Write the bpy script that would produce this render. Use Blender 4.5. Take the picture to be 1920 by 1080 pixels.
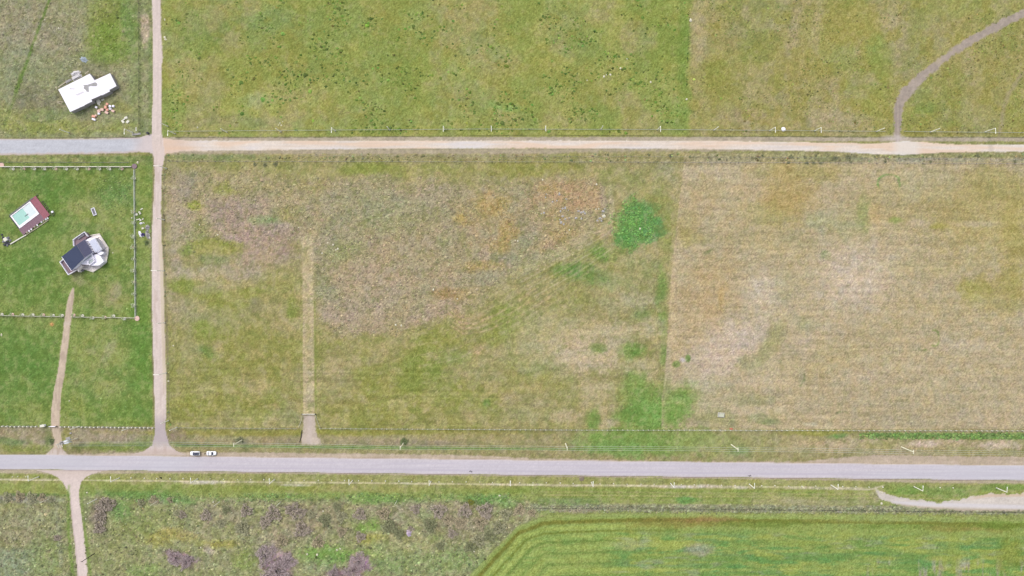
import bpy, math, random
import numpy as np
from mathutils import Vector

for o in list(bpy.data.objects):
    bpy.data.objects.remove(o)
S = bpy.context.scene
COL = S.collection
H = 324.0                       # height of the camera above the ground, metres
PXM = 0.25                      # metres of ground per photo pixel

# ------------------------------------------------------------------ camera, sky, sun, exposure
cam = bpy.data.cameras.new('camera')
cam.sensor_width = 36.0
cam.lens = 36.0 * H / 480.0
cam.clip_start = 1.0
cam.clip_end = 6000.0
camo = bpy.data.objects.new('camera', cam)
COL.objects.link(camo)
camo.location = (0, 0, H)
S.camera = camo

SUN_EL, SUN_AZ = math.radians(52), math.radians(128)     # azimuth of the direction towards the sun, from +x
w = bpy.data.worlds.new('World')
S.world = w
w.use_nodes = True
nt = w.node_tree
bg = nt.nodes['Background']
sky = nt.nodes.new('ShaderNodeTexSky')
sky.sky_type = 'NISHITA'
sky.sun_disc = False
sky.sun_elevation = SUN_EL
sky.sun_rotation = math.pi / 2 - SUN_AZ
sky.air_density = 1.0
sky.dust_density = 3.0
hs = nt.nodes.new('ShaderNodeHueSaturation')
hs.inputs['Saturation'].default_value = 0.35             # thin high overcast: a greyer sky
nt.links.new(sky.outputs[0], hs.inputs['Color'])
nt.links.new(hs.outputs[0], bg.inputs[0])
bg.inputs[1].default_value = 0.15
sl = bpy.data.lights.new('sun', 'SUN')
sl.energy = 0.9
sl.angle = math.radians(28)
sl.color = (1.0, 0.95, 0.9)
so = bpy.data.objects.new('sun', sl)
COL.objects.link(so)
sd = Vector((math.cos(SUN_AZ) * math.cos(SUN_EL), math.sin(SUN_AZ) * math.cos(SUN_EL), math.sin(SUN_EL)))
so.rotation_euler = sd.to_track_quat('Z', 'Y').to_euler()
so.location = (0, 0, 80)
S.view_settings.view_transform = 'Standard'
S.view_settings.look = 'None'
S.view_settings.gamma = 1.0
S.view_settings.exposure = math.log2(1.68)           # the photograph is exposed bright
S.view_settings.use_curve_mapping = False

# what a horizontal white (albedo 1) sheet measures under this light, per channel: used to turn the colours
# read off the photograph into surface albedos
K = np.array([1.65, 1.62, 1.62])


def lin(c):
    c = np.asarray(c, dtype=np.float64) / 255.0
    return np.where(c <= 0.04045, c / 12.92, ((c + 0.055) / 1.055) ** 2.4)


def alb(c):
    a = lin(c) / K
    return np.clip(a, 0.004, 0.86)


rnd = random.Random(11)
rng = np.random.default_rng(7)

# ------------------------------------------------------------------ object helpers


def W(px, py, z=0.0):
    """world point at height z that stands where the photograph shows pixel (px, py)"""
    k = (H - z) / H
    return Vector(((px - 960) * PXM * k, (540 - py) * PXM * k, z))


def tag(o, label=None, cat=None, group=None, kind=None):
    if label: o['label'] = label
    if cat: o['category'] = cat
    if group: o['group'] = group
    if kind: o['kind'] = kind
    return o


def empty(name, loc=(0, 0, 0), rz=0.0):
    o = bpy.data.objects.new(name, None)
    o.empty_display_size = 0.5
    COL.objects.link(o)
    o.location = loc
    o.rotation_euler = (0, 0, rz)
    return o


def thing(name, label, cat, loc=(0, 0, 0), rz=0.0, group=None):
    return tag(empty(name, loc, rz), label, cat, group)


def link(name, mesh, parent=None, loc=(0, 0, 0), rot=(0, 0, 0), scale=(1, 1, 1)):
    o = bpy.data.objects.new(name, mesh)
    COL.objects.link(o)
    o.location = loc
    o.rotation_euler = rot
    o.scale = scale
    if parent is not None:
        o.parent = parent
    return o


class MB:
    """collects simple solids into one mesh"""

    def __init__(s):
        s.v = []
        s.f = []
        s.smooth = False

    def add(s, v, f):
        n = len(s.v)
        s.v += [tuple(p) for p in v]
        s.f += [tuple(i + n for i in q) for q in f]
        return s

    def box(s, cx, cy, z0, lx, ly, lz, a=0.0, jit=0.0):
        ca, sa = math.cos(a), math.sin(a)
        v = []
        for z in (z0, z0 + lz):
            for (dx, dy) in ((-1, -1), (1, -1), (1, 1), (-1, 1)):
                x, y = dx * lx / 2, dy * ly / 2
                v.append((cx + x * ca - y * sa + rnd.uniform(-jit, jit), cy + x * sa + y * ca + rnd.uniform(-jit, jit), z + rnd.uniform(-jit, jit) * .5))
        return s.add(v, [(3, 2, 1, 0), (4, 5, 6, 7), (0, 1, 5, 4), (1, 2, 6, 5), (2, 3, 7, 6), (3, 0, 4, 7)])

    def prism(s, pts, z0, z1, inset=0.0):
        n = len(pts)
        ar = sum(pts[i][0] * pts[(i + 1) % n][1] - pts[(i + 1) % n][0] * pts[i][1] for i in range(n))
        if ar < 0: pts = pts[::-1]
        v = [(p[0], p[1], z0) for p in pts]
        if inset:
            cx = sum(p[0] for p in pts) / n
            cy = sum(p[1] for p in pts) / n
            v += [(cx + (p[0] - cx) * (1 - inset), cy + (p[1] - cy) * (1 - inset), z1) for p in pts]
        else:
            v += [(p[0], p[1], z1) for p in pts]
        f = [tuple(range(n))[::-1], tuple(range(n, 2 * n))]
        f += [(i, (i + 1) % n, n + (i + 1) % n, n + i) for i in range(n)]
        return s.add(v, f)

    def tube(s, pts, r, n=6, r2=None):
        pts = [Vector(p) for p in pts]
        if r2 is None: r2 = r
        v = []
        for i, p in enumerate(pts):
            d = (pts[min(i + 1, len(pts) - 1)] - pts[max(i - 1, 0)]).normalized()
            u = d.cross(Vector((0, 0, 1)))
            if u.length < 1e-3: u = Vector((1, 0, 0))
            u.normalize()
            t = d.cross(u).normalized()
            rr = r + (r2 - r) * i / max(1, len(pts) - 1)
            for k in range(n):
                a = 2 * math.pi * k / n
                v.append(p + (u * math.cos(a) + t * math.sin(a)) * rr)
        f = []
        for i in range(len(pts) - 1):
            for k in range(n):
                k2 = (k + 1) % n
                f.append((i * n + k, i * n + k2, (i + 1) * n + k2, (i + 1) * n + k))
        f.append(tuple(range(n)))
        f.append(tuple(range((len(pts) - 1) * n, len(pts) * n))[::-1])
        return s.add(v, f)

    def wall(s, pts, t, z0, z1, closed=False):
        m = len(pts) - (0 if closed else 1)
        for i in range(m):
            a, b = Vector(pts[i][:2]), Vector(pts[(i + 1) % len(pts)][:2])
            d = b - a
            L = d.length
            c = (a + b) / 2
            s.box(c.x, c.y, z0, L + t * (0.998 if i % 2 else 1.0), t, z1 - z0 + (0.003 if i % 2 else 0), math.atan2(d.y, d.x))
        return s

    def mesh(s, name, mat, smooth=False):
        me = bpy.data.meshes.new(name)
        me.from_pydata(s.v, [], s.f)
        me.materials.append(mat)
        if smooth:
            me.polygons.foreach_set('use_smooth', [True] * len(me.polygons))
        me.update()
        return me

    def build(s, name, mat, parent=None, loc=(0, 0, 0), smooth=False, rot=(0, 0, 0)):
        return link(name, s.mesh(name, mat, smooth), parent, loc, rot)


def np_mesh(name, co, faces, mat, col=None, smooth=False):
    me = bpy.data.meshes.new(name)
    n, k = faces.shape
    me.vertices.add(len(co))
    me.vertices.foreach_set('co', np.ascontiguousarray(co, dtype=np.float32).ravel())
    me.loops.add(n * k)
    me.loops.foreach_set('vertex_index', np.ascontiguousarray(faces, dtype=np.int32).ravel())
    me.polygons.add(n)
    me.polygons.foreach_set('loop_start', np.arange(0, n * k, k, dtype=np.int32))
    if smooth:
        me.polygons.foreach_set('use_smooth', np.ones(n, dtype=bool))
    if col is not None:
        at = me.color_attributes.new('tint', 'FLOAT_COLOR', 'POINT')
        c4 = np.ones((len(co), 4), dtype=np.float32)
        c4[:, :3] = col
        at.data.foreach_set('color', c4.ravel())
    me.materials.append(mat)
    me.update(calc_edges=True)
    return me


# ------------------------------------------------------------------ materials
def new_mat(name):
    m = bpy.data.materials.new(name)
    m.use_nodes = True
    b = m.node_tree.nodes['Principled BSDF']
    return m, m.node_tree, b


def mat(name, c, rough=0.85, var=0.12, scale=1.5, metal=0.0, spec=0.3, island=0.0, stretch=(1, 1, 1), bump=0.0):
    """plain surface: base colour with a little mottling and grain"""
    m, t, b = new_mat(name)
    a = alb(c)
    tc = t.nodes.new('ShaderNodeTexCoord')
    mp = t.nodes.new('ShaderNodeMapping')
    mp.inputs['Scale'].default_value = stretch
    t.links.new(tc.outputs['Object'], mp.inputs[0])
    nz = t.nodes.new('ShaderNodeTexNoise')
    nz.inputs['Scale'].default_value = scale
    nz.inputs['Detail'].default_value = 5
    t.links.new(mp.outputs[0], nz.inputs['Vector'])
    rmp = t.nodes.new('ShaderNodeMapRange')
    rmp.inputs['From Min'].default_value = 0.25
    rmp.inputs['From Max'].default_value = 0.75
    rmp.inputs['To Min'].default_value = 1 - var
    rmp.inputs['To Max'].default_value = 1 + var
    t.links.new(nz.outputs['Fac'], rmp.inputs['Value'])
    last = rmp.outputs[0]
    if island:
        g = t.nodes.new('ShaderNodeNewGeometry')
        r2 = t.nodes.new('ShaderNodeMapRange')
        r2.inputs['To Min'].default_value = 1 - island
        r2.inputs['To Max'].default_value = 1 + island
        t.links.new(g.outputs['Random Per Island'], r2.inputs['Value'])
        mu = t.nodes.new('ShaderNodeMath')
        mu.operation = 'MULTIPLY'
        t.links.new(last, mu.inputs[0])
        t.links.new(r2.outputs[0], mu.inputs[1])
        last = mu.outputs[0]
    vm = t.nodes.new('ShaderNodeVectorMath')
    vm.operation = 'SCALE'
    vm.inputs[0].default_value = a
    t.links.new(last, vm.inputs['Scale'])
    t.links.new(vm.outputs[0], b.inputs['Base Color'])
    b.inputs['Roughness'].default_value = rough
    b.inputs['Metallic'].default_value = metal
    b.inputs['Specular IOR Level'].default_value = spec
    if bump:
        bp = t.nodes.new('ShaderNodeBump')
        bp.inputs['Strength'].default_value = bump
        bp.inputs['Distance'].default_value = 0.1
        t.links.new(nz.outputs['Fac'], bp.inputs['Height'])
        t.links.new(bp.outputs[0], b.inputs['Normal'])
    return m


def tint_mat(name, scale, amp, rough=0.95, scale2=0.9, amp2=0.08, stretch=(1, 1, 1), bump=0.0):
    """surface whose albedo comes from the mesh's own 'tint' attribute, with grain added by noise"""
    m, t, b = new_mat(name)
    at = t.nodes.new('ShaderNodeAttribute')
    at.attribute_name = 'tint'
    tc = t.nodes.new('ShaderNodeTexCoord')
    mp = t.nodes.new('ShaderNodeMapping')
    mp.inputs['Scale'].default_value = stretch
    t.links.new(tc.outputs['Object'], mp.inputs[0])
    outs = []
    for s_, a_ in ((scale, amp), (scale2, amp2)):
        nz = t.nodes.new('ShaderNodeTexNoise')
        nz.inputs['Scale'].default_value = s_
        nz.inputs['Detail'].default_value = 3
        nz.inputs['Roughness'].default_value = 0.6
        t.links.new(mp.outputs[0], nz.inputs['Vector'])
        r = t.nodes.new('ShaderNodeMapRange')
        r.inputs['From Min'].default_value = 0.28
        r.inputs['From Max'].default_value = 0.72
        r.inputs['To Min'].default_value = 1 - a_
        r.inputs['To Max'].default_value = 1 + a_
        t.links.new(nz.outputs['Fac'], r.inputs['Value'])
        outs.append(r.outputs[0])
    mu = t.nodes.new('ShaderNodeMath')
    mu.operation = 'MULTIPLY'
    t.links.new(outs[0], mu.inputs[0])
    t.links.new(outs[1], mu.inputs[1])
    vm = t.nodes.new('ShaderNodeVectorMath')
    vm.operation = 'SCALE'
    t.links.new(at.outputs['Color'], vm.inputs[0])
    t.links.new(mu.outputs[0], vm.inputs['Scale'])
    t.links.new(vm.outputs[0], b.inputs['Base Color'])
    b.inputs['Roughness'].default_value = rough
    b.inputs['Specular IOR Level'].default_value = 0.15
    if bump:
        bp = t.nodes.new('ShaderNodeBump')
        bp.inputs['Strength'].default_value = bump
        bp.inputs['Distance'].default_value = 0.15
        t.links.new(nz.outputs['Fac'], bp.inputs['Height'])
        t.links.new(bp.outputs[0], b.inputs['Normal'])
    return m


# ------------------------------------------------------------------ the land: one seamless surface, split by what covers it
STEP = 0.45


def axis(lo, hi, far):
    a = np.arange(lo, hi + 1e-6, STEP)
    up, s, p = [], STEP, a[-1]
    while p < far:
        s *= 1.35
        p += s
        up.append(p)
    dn, s, p = [], STEP, a[0]
    while p > -far:
        s *= 1.35
        p -= s
        dn.append(p)
    return np.concatenate([np.array(dn[::-1]), a, np.array(up)]).astype(np.float32)


AX, AY = axis(-250, 250, 2400), axis(-145, 145, 2400)
PXa, PYa = AX / PXM + 960, 540 - AY / PXM            # photo coordinates of the columns and rows
NX, NY = len(AX), len(AY)
X, Y = np.meshgrid(PXa, PYa)
X = X.astype(np.float32)
Y = Y.astype(np.float32)
TAB = [rng.random((512, 512), dtype=np.float32) for _ in range(6)]


def vn(x, y, sx, sy=None, seed=0):
    sy = sy or sx
    u = x / sx + seed * 17.31
    v = y / sy + seed * 5.77
    iu, iv = np.floor(u), np.floor(v)
    fu, fv = u - iu, v - iv
    fu = fu * fu * (3 - 2 * fu)
    fv = fv * fv * (3 - 2 * fv)
    iu = iu.astype(np.int32) & 511
    iv = iv.astype(np.int32) & 511
    T = TAB[seed % 6]
    iu1, iv1 = (iu + 1) & 511, (iv + 1) & 511
    return (T[iv, iu] * (1 - fu) + T[iv, iu1] * fu) * (1 - fv) + (T[iv1, iu] * (1 - fu) + T[iv1, iu1] * fu) * fv


def fbm(x, y, s, o=3, seed=0, sy=None):
    r, a, t = 0, 1.0, 0
    sy = sy or s
    for i in range(o):
        r = r + vn(x, y, s / 2 ** i, sy / 2 ** i, seed + i) * a
        t += a
        a *= 0.55
    return r / t * 2 - 1


def sm(e0, e1, x):
    t = np.clip((x - e0) / (e1 - e0), 0, 1)
    return t * t * (3 - 2 * t)


N1 = fbm(X, Y, 46, 4, 1)                  # slow wander of patch outlines
N2 = fbm(X, Y, 17, 3, 2)
N3 = fbm(X, Y, 7, 3, 3)
FR = fbm(X, Y, 3.4, 2, 5)
WHITE = rng.normal(0, 1, X.shape).astype(np.float32)
XW, YW = X + N1 * 16 + N2 * 7 + N3 * 3, Y + fbm(X, Y, 46, 4, 4) * 14 + fbm(X, Y, 17, 3, 5) * 7 + N3 * 2
EDGE = N3 * 1.2 + fbm(X, Y, 3.0, 2, 2) * 0.9 # ragged edge, pixels

C = np.zeros(X.shape + (3,), dtype=np.float32)
C[:] = (150, 148, 92)
GR = np.full(X.shape, 0.075, dtype=np.float32)   # fine grain
CL = np.full(X.shape, 0.04, dtype=np.float32)   # clumps of a metre or two
ST = np.zeros(X.shape, dtype=np.float32)        # mowing and drilling rows, along x
Z = np.zeros(X.shape, dtype=np.float32)
RG = np.zeros(X.shape, dtype=np.int8)


def paint(m, c, a=1.0, sl_=None):
    T = C if sl_ is None else C[sl_]
    T += (np.asarray(c, dtype=np.float32) - T) * (m * a)[..., None]


def rect(x0, x1, y0, y1, soft=2.0, warp=1.0):
    xe, ye = X + EDGE * warp, Y + EDGE * warp
    return sm(x0 - soft, x0 + soft, xe) * sm(x1 + soft, x1 - soft, xe) * sm(y0 - soft, y0 + soft, ye) * sm(y1 + soft, y1 - soft, ye)


def win(x0, x1, y0, y1):
    i = np.where((PXa > x0) & (PXa < x1))[0]
    j = np.where((PYa > y0) & (PYa < y1))[0]
    if len(i) == 0 or len(j) == 0: return None
    return (slice(j[0], j[-1] + 1), slice(i[0], i[-1] + 1))


def blobs(L):
    for b in L:
        x, y, rx, ry, c, a = b[:6]
        ang = math.radians(b[6]) if len(b) > 6 else 0.0
        soft = b[7] if len(b) > 7 else 0.55
        R = max(rx, ry) * 1.9 + 26
        s_ = win(x - R, x + R, y - R, y + R)
        if s_ is None: continue
        k = min(1.0, min(rx, ry) / 22.0)
        dx = X[s_] + (XW[s_] - X[s_]) * k - x
        dy = Y[s_] + (YW[s_] - Y[s_]) * k - y
        u = dx * math.cos(ang) + dy * math.sin(ang)
        v = -dx * math.sin(ang) + dy * math.cos(ang)
        d = np.sqrt((u / rx) ** 2 + (v / ry) ** 2) + N2[s_] * 0.3 + N3[s_] * 0.3 + FR[s_] * 0.22
        paint(sm(1 + soft, 1 - soft, d) * (0.8 + 0.2 * np.clip(1 + N3[s_] * 2, 0, 2)), c, a, s_)


def seg_dist(x, y, pts):
    best = None
    w_ = None
    for (x0, y0, w0), (x1, y1, w1) in zip(pts[:-1], pts[1:]):
        dx, dy = x1 - x0, y1 - y0
        t = np.clip(((x - x0) * dx + (y - y0) * dy) / (dx * dx + dy * dy), 0, 1)
        d = np.hypot(x - x0 - t * dx, y - y0 - t * dy) - (w0 + (w1 - w0) * t)
        best = d if best is None else np.minimum(best, d)
    return best


def line(pts, c, a=1.0, soft=1.0, warp=0.5):
    xs = [p[0] for p in pts]
    ys = [p[1] for p in pts]
    s_ = win(min(xs) - 40, max(xs) + 40, min(ys) - 40, max(ys) + 40)
    d = seg_dist(X[s_], Y[s_], pts) + EDGE[s_] * warp
    m = sm(soft, -soft, d)
    paint(m, c, a, s_)
    return s_, m


def setv(A, m, v):
    A += (v - A) * m


# boundaries shared by several painters (photo pixels)
road_t = 852 + 21.0 * X / 1920
road_b = 879.4 + 21.2 * X / 1920
stub_x = np.interp(Y, [290, 305, 400, 500, 560, 640, 720, 745, 810], [1284, 1282, 1271, 1260, 1256, 1251, 1245, 1241, 1240]).astype(np.float32)
arc_y = np.interp(X, [860, 880, 932, 971, 1020, 1091, 1207, 1640, 1920, 2000], [1110, 1080, 1025, 987, 968, 965, 962, 966, 972, 974]).astype(np.float32)

# ---- north field, left part
nf = sm(303, 306, X + EDGE) * sm(257, 254, Y + EDGE)
paint(nf, (160, 163, 80))
blobs([
    (380, 30, 80, 60, (132, 141, 72), .5), (430, 55, 110, 38, (118, 143, 74), .5), (525, 42, 60, 26, (128, 150, 102), .5),
    (640, 45, 90, 30, (140, 152, 94), .5), (470, 120, 150, 40, (136, 148, 66), .45), (395, 150, 60, 25, (150, 148, 76), .4),
    (590, 130, 60, 22, (148, 145, 78), .4), (520, 100, 40, 12, (158, 145, 88), .35), (370, 195, 45, 10, (118, 146, 60), .6, -12), (480, 186, 26, 15, (166, 178, 126), .6),
    (570, 175, 55, 22, (158, 152, 104), .5), (650, 220, 70, 18, (164, 154, 116), .65), (710, 170, 50, 45, (158, 156, 88), .4),
    (420, 228, 90, 13, (142, 144, 98), .55), (500, 230, 60, 10, (140, 144, 112), .4), (780, 115, 80, 60, (130, 151, 62), .5),
    (740, 60, 60, 45, (150, 156, 84), .4), (860, 55, 50, 55, (154, 150, 76), .45), (925, 115, 55, 28, (164, 156, 108), .6),
    (830, 185, 40, 30, (140, 156, 66), .4), (885, 190, 60, 22, (164, 154, 112), .55), (945, 200, 34, 9, (146, 180, 92), .75, 10),
    (985, 225, 110, 14, (162, 153, 106), .55), (1060, 50, 55, 28, (163, 156, 104), .5), (1065, 85, 30, 20, (166, 156, 122), .5),
    (1125, 30, 28, 16, (166, 156, 120), .5), (1150, 120, 80, 50, (152, 156, 88), .35), (1030, 170, 90, 20, (158, 154, 96), .45),
    (1110, 205, 70, 22, (158, 155, 100), .4), (1235, 70, 60, 80, (126, 149, 58), .55), (1200, 190, 90, 40, (144, 156, 84), .45),
    (1180, 160, 40, 18, (142, 156, 60), .4), (1270, 210, 30, 40, (128, 158, 76), .5), (1010, 100, 14, 10, (120, 145, 75), .5), (680, 20, 80, 25, (150, 152, 76), .4),
    (560, 75, 100, 18, (148, 148, 72), .35), (1130, 185, 40, 14, (160, 150, 80), .5), (880, 20, 90, 14, (158, 150, 80), .4), (770, 225, 60, 12, (150, 156, 92), .5),
])
MO, MO2, MO3 = fbm(X, Y, 75, 5, 0), fbm(X, Y, 52, 5, 3), fbm(X, Y, 30, 4, 1)
paint(nf * sm(.03, .35, MO), (166, 156, 108), .65)
paint(nf * sm(.0, .3, -MO), (132, 150, 66), .55)
paint(nf * sm(.04, .3, MO2), (140, 154, 88), .5)
paint(nf * sm(.1, .4, MO3), (150, 146, 66), .4)
# ---- north field, right part
ne = sm(1288, 1302, X + N2 * 8 + EDGE) * sm(257, 254, Y + EDGE)
paint(ne, (160, 153, 90))
blobs([
    (1283, 90, 11, 110, (118, 148, 56), .7), (1312, 100, 16, 120, (172, 158, 114), .5), (1340, 15, 60, 20, (172, 160, 112), .45), (1440, 8, 50, 14, (142, 146, 96), .5), (1430, 45, 60, 26, (148, 150, 92), .5),
    (1390, 70, 50, 30, (150, 142, 110), .35), (1400, 150, 80, 60, (148, 148, 80), .4), (1340, 150, 30, 40, (150, 148, 60), .5), (1487, 70, 9, 80, (174, 158, 126), .6, 8),
    (1530, 50, 10, 55, (178, 164, 130), .6, 6), (1500, 130, 14, 60, (172, 156, 118), .5), (1470, 225, 110, 22, (172, 156, 118), .6), (1390, 215, 50, 15, (168, 152, 118), .5),
    (1600, 65, 70, 55, (162, 154, 64), .55), (1650, 100, 24, 34, (136, 158, 78), .65), (1580, 110, 40, 22, (144, 156, 96), .5), (1575, 222, 55, 22, (170, 156, 118), .6),
    (1640, 170, 34, 60, (152, 156, 64), .55), (1610, 165, 22, 18, (168, 164, 118), .6), (1560, 165, 25, 20, (170, 154, 118), .5), (1690, 30, 26, 90, (168, 158, 122), .55),
    (1740, 60, 40, 60, (166, 156, 118), .5), (1800, 15, 60, 20, (152, 160, 84), .5), (1700, 110, 30, 40, (166, 154, 122), .5), (1740, 205, 22, 12, (128, 160, 62), .8, -10),
    (1725, 175, 25, 22, (150, 156, 100), .5), (1810, 150, 60, 60, (166, 154, 98), .4), (1870, 90, 60, 40, (160, 152, 88), .4), (1800, 215, 60, 30, (158, 158, 110), .4),
    (1905, 210, 24, 40, (152, 156, 74), .5), (1880, 30, 50, 20, (150, 152, 76), .4), (1830, 235, 80, 10, (142, 146, 84), .4),
])
paint(ne * sm(.05, .4, -MO), (136, 146, 68), .45)
paint(ne * sm(.05, .35, MO2), (174, 160, 124), .5)
paint(ne * sm(.1, .4, MO3), (156, 148, 62), .45)
# ---- north-west plot, its fence strip
nw = sm(286, 284, X + EDGE) * sm(259, 257, Y)
paint(nw, (146, 148, 106))
blobs([
    (60, 55, 100, 60, (158, 148, 124), .7), (140, 20, 60, 30, (150, 150, 110), .5), (212, 50, 42, 60, (130, 143, 66), .85), (244, 40, 20, 45, (108, 142, 72), .6),
    (198, 78, 26, 34, (122, 152, 50), .75), (190, 20, 20, 20, (140, 146, 70), .5), (205, 105, 50, 12, (122, 146, 66), .6), (50, 130, 60, 40, (140, 148, 112), .5),
    (58, 185, 34, 34, (128, 122, 102), .6), (222, 170, 36, 40, (158, 154, 114), .6), (120, 238, 150, 12, (146, 153, 76), .75), (30, 218, 60, 20, (150, 153, 84), .6),
    (90, 215, 50, 12, (120, 138, 84), .5), (170, 228, 40, 14, (160, 152, 116), .5), (230, 205, 30, 12, (148, 150, 80), .5), (150, 160, 66, 34, (136, 128, 112), .45, -28),
    (255, 150, 14, 60, (128, 146, 88), .5),
])
line([(100, -20, 2.5), (68, 66, 2.2), (46, 128, 3.0), (30, 172, 4)], (98, 128, 52), .8, 2.2, 1.2)
line([(30, 172, 3), (8, 240, 2)], (120, 140, 70), .5, 3, 1.2)
line([(262, -40, 0.3), (262, 258, 0.3)], (104, 116, 62), .7, 1.0, 0.3)
setv(CL, nw, .13)
m = rect(262.8, 285, -2000, 258, 1.2, .5)
paint(m, (138, 145, 98))
blobs([(274, 55, 9, 33, (182, 164, 142), .95, 0, .35), (274, 180, 8, 60, (150, 150, 112), .6), (282, 150, 3, 100, (120, 140, 80), .5)])
setv(CL, m, .16)
# ---- lawn of the house plot
lw = sm(287, 284.5, X + EDGE * .6) * sm(291, 293.5, Y + EDGE) * sm(802, 799, Y)
paint(lw, (136, 152, 80))
setv(CL, lw, .045)
m = sm(287, 284.5, X) * rect(-4000, 290, 291, 304, 1.5, 1.0)
paint(m, (148, 146, 98))
setv(CL, m, .16)
blobs([
    (90, 352, 120, 30, (98, 135, 60), .6), (214, 360, 32, 36, (104, 142, 80), .55), (165, 335, 30, 22, (132, 144, 60), .5), (155, 400, 42, 34, (160, 158, 106), .6),
    (166, 412, 20, 14, (120, 144, 50), .5), (105, 385, 26, 30, (98, 138, 48), .5), (145, 430, 50, 16, (152, 156, 106), .5), (225, 455, 26, 50, (140, 152, 78), .55), (25, 380, 50, 36, (132, 146, 72), .5),
    (30, 450, 50, 40, (126, 146, 72), .5), (38, 520, 60, 46, (94, 137, 54), .6), (75, 560, 60, 26, (116, 144, 66), .5), (195, 558, 52, 22, (158, 152, 96), .6),
    (218, 548, 9, 24, (166, 154, 126), .7, 34), (190, 498, 56, 24, (126, 148, 66), .5), (110, 520, 30, 30, (102, 138, 56), .4), (145, 522, 16, 13, (168, 164, 118), .75), (270, 380, 12, 70, (124, 146, 62), .5),
    (278, 450, 6, 20, (160, 156, 126), .6), (40, 690, 60, 86, (90, 135, 54), .65), (40, 640, 50, 24, (112, 142, 68), .5), (60, 770, 60, 18, (136, 150, 72), .55), (192, 650, 52, 60, (150, 156, 88), .65),
    (204, 655, 10, 30, (168, 160, 132), .5, 25), (165, 655, 12, 9, (168, 162, 134), .4), (262, 650, 20, 90, (94, 146, 48), .65), (225, 765, 50, 24, (108, 147, 56), .6), (190, 720, 50, 40, (150, 156, 96), .45),
    (160, 765, 40, 18, (140, 154, 72), .5), (258, 580, 20, 20, (116, 150, 54), .6), (97, 608, 6, 5, (180, 160, 90), .6), (150, 715, 12, 8, (160, 160, 120), .4), (0, 345, 30, 16, (120, 140, 72), .4),
    (248, 790, 40, 8, (130, 152, 58), .5), (10, 625, 16, 8, (110, 140, 70), .4), (90, 430, 30, 16, (110, 140, 60), .35), (200, 335, 50, 14, (130, 146, 70), .4),
])
for yy in (327, 331, 335):
    line([(20, yy + 3, .3), (90, yy - 1, .4), (190, yy, .3)], (134, 152, 84), .5, 1.2, .5)
for i in range(5):
    line([(180 + i * 5, 345 + i * 2, .3), (215, 333 + i * 6, .4), (240 - i * 3, 350 + i * 4, .3), (236 - i * 3, 390 - i * 2, .3)], (128, 158, 92), .4, 1.2, 1.0)
paint(lw * sm(.03, .35, MO2), (146, 152, 90), .45)
paint(lw * sm(.03, .35, -MO3), (98, 134, 60), .45)
# worn line of the fences
line([(4, 316, 1.4), (250, 316, 1.4)], (120, 132, 84), .6, 1.2, .4)
line([(252.5, 316, 1.6), (255.5, 598, 1.6)], (142, 152, 124), .85, 1.0, .3)
line([(-60, 594, 1.0), (256, 597, 1.0)], (140, 138, 108), .6, 1.6, .4)
# ---- verge in front of the house plot
m = sm(288, 285, X + EDGE) * rect(-4000, 290, 800, 853, 1.5, .8)
paint(m, (160, 148, 118))
setv(CL, m, .09)
blobs([
    (30, 842, 80, 9, (134, 143, 72), .85), (20, 828, 30, 7, (104, 138, 72), .6), (215, 838, 90, 8, (126, 145, 66), .85), (268, 828, 20, 12, (118, 142, 78), .7), (215, 818, 55, 11, (168, 152, 130), .6),
    (125, 822, 9, 20, (146, 146, 70), .7), (90, 822, 6, 14, (110, 132, 74), .6), (30, 812, 60, 8, (164, 150, 116), .5), (30, 850, 60, 4, (152, 144, 96), .7), (145, 846, 40, 6, (160, 144, 100), .5),
])
# ---- middle field
mf = sm(306, 310, X + EDGE) * sm(283, 287, Y + EDGE) * sm(807, 803, Y) * sm(1, -1, X - stub_x + EDGE * .5)
paint(mf, (158, 150, 100))
setv(CL, mf, .06)
reed = np.zeros_like(X)
s_ = win(240, 1320, 240, 900)
poly = [(300, 318), (560, 330), (700, 338), (900, 345), (1120, 335), (1150, 400), (1100, 455), (960, 520), (860, 590), (760, 625), (640, 635), (590, 560), (585, 450), (330, 460)]


def poly_mask(x, y, P):
    ins = np.zeros(x.shape, dtype=bool)
    n = len(P)
    for i in range(n):
        (x0, y0), (x1, y1) = P[i], P[(i + 1) % n]
        if y0 == y1: continue
        c_ = ((y0 > y) != (y1 > y)) & (x < (x1 - x0) * (y - y0) / (y1 - y0) + x0)
        ins ^= c_
    return ins


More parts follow.
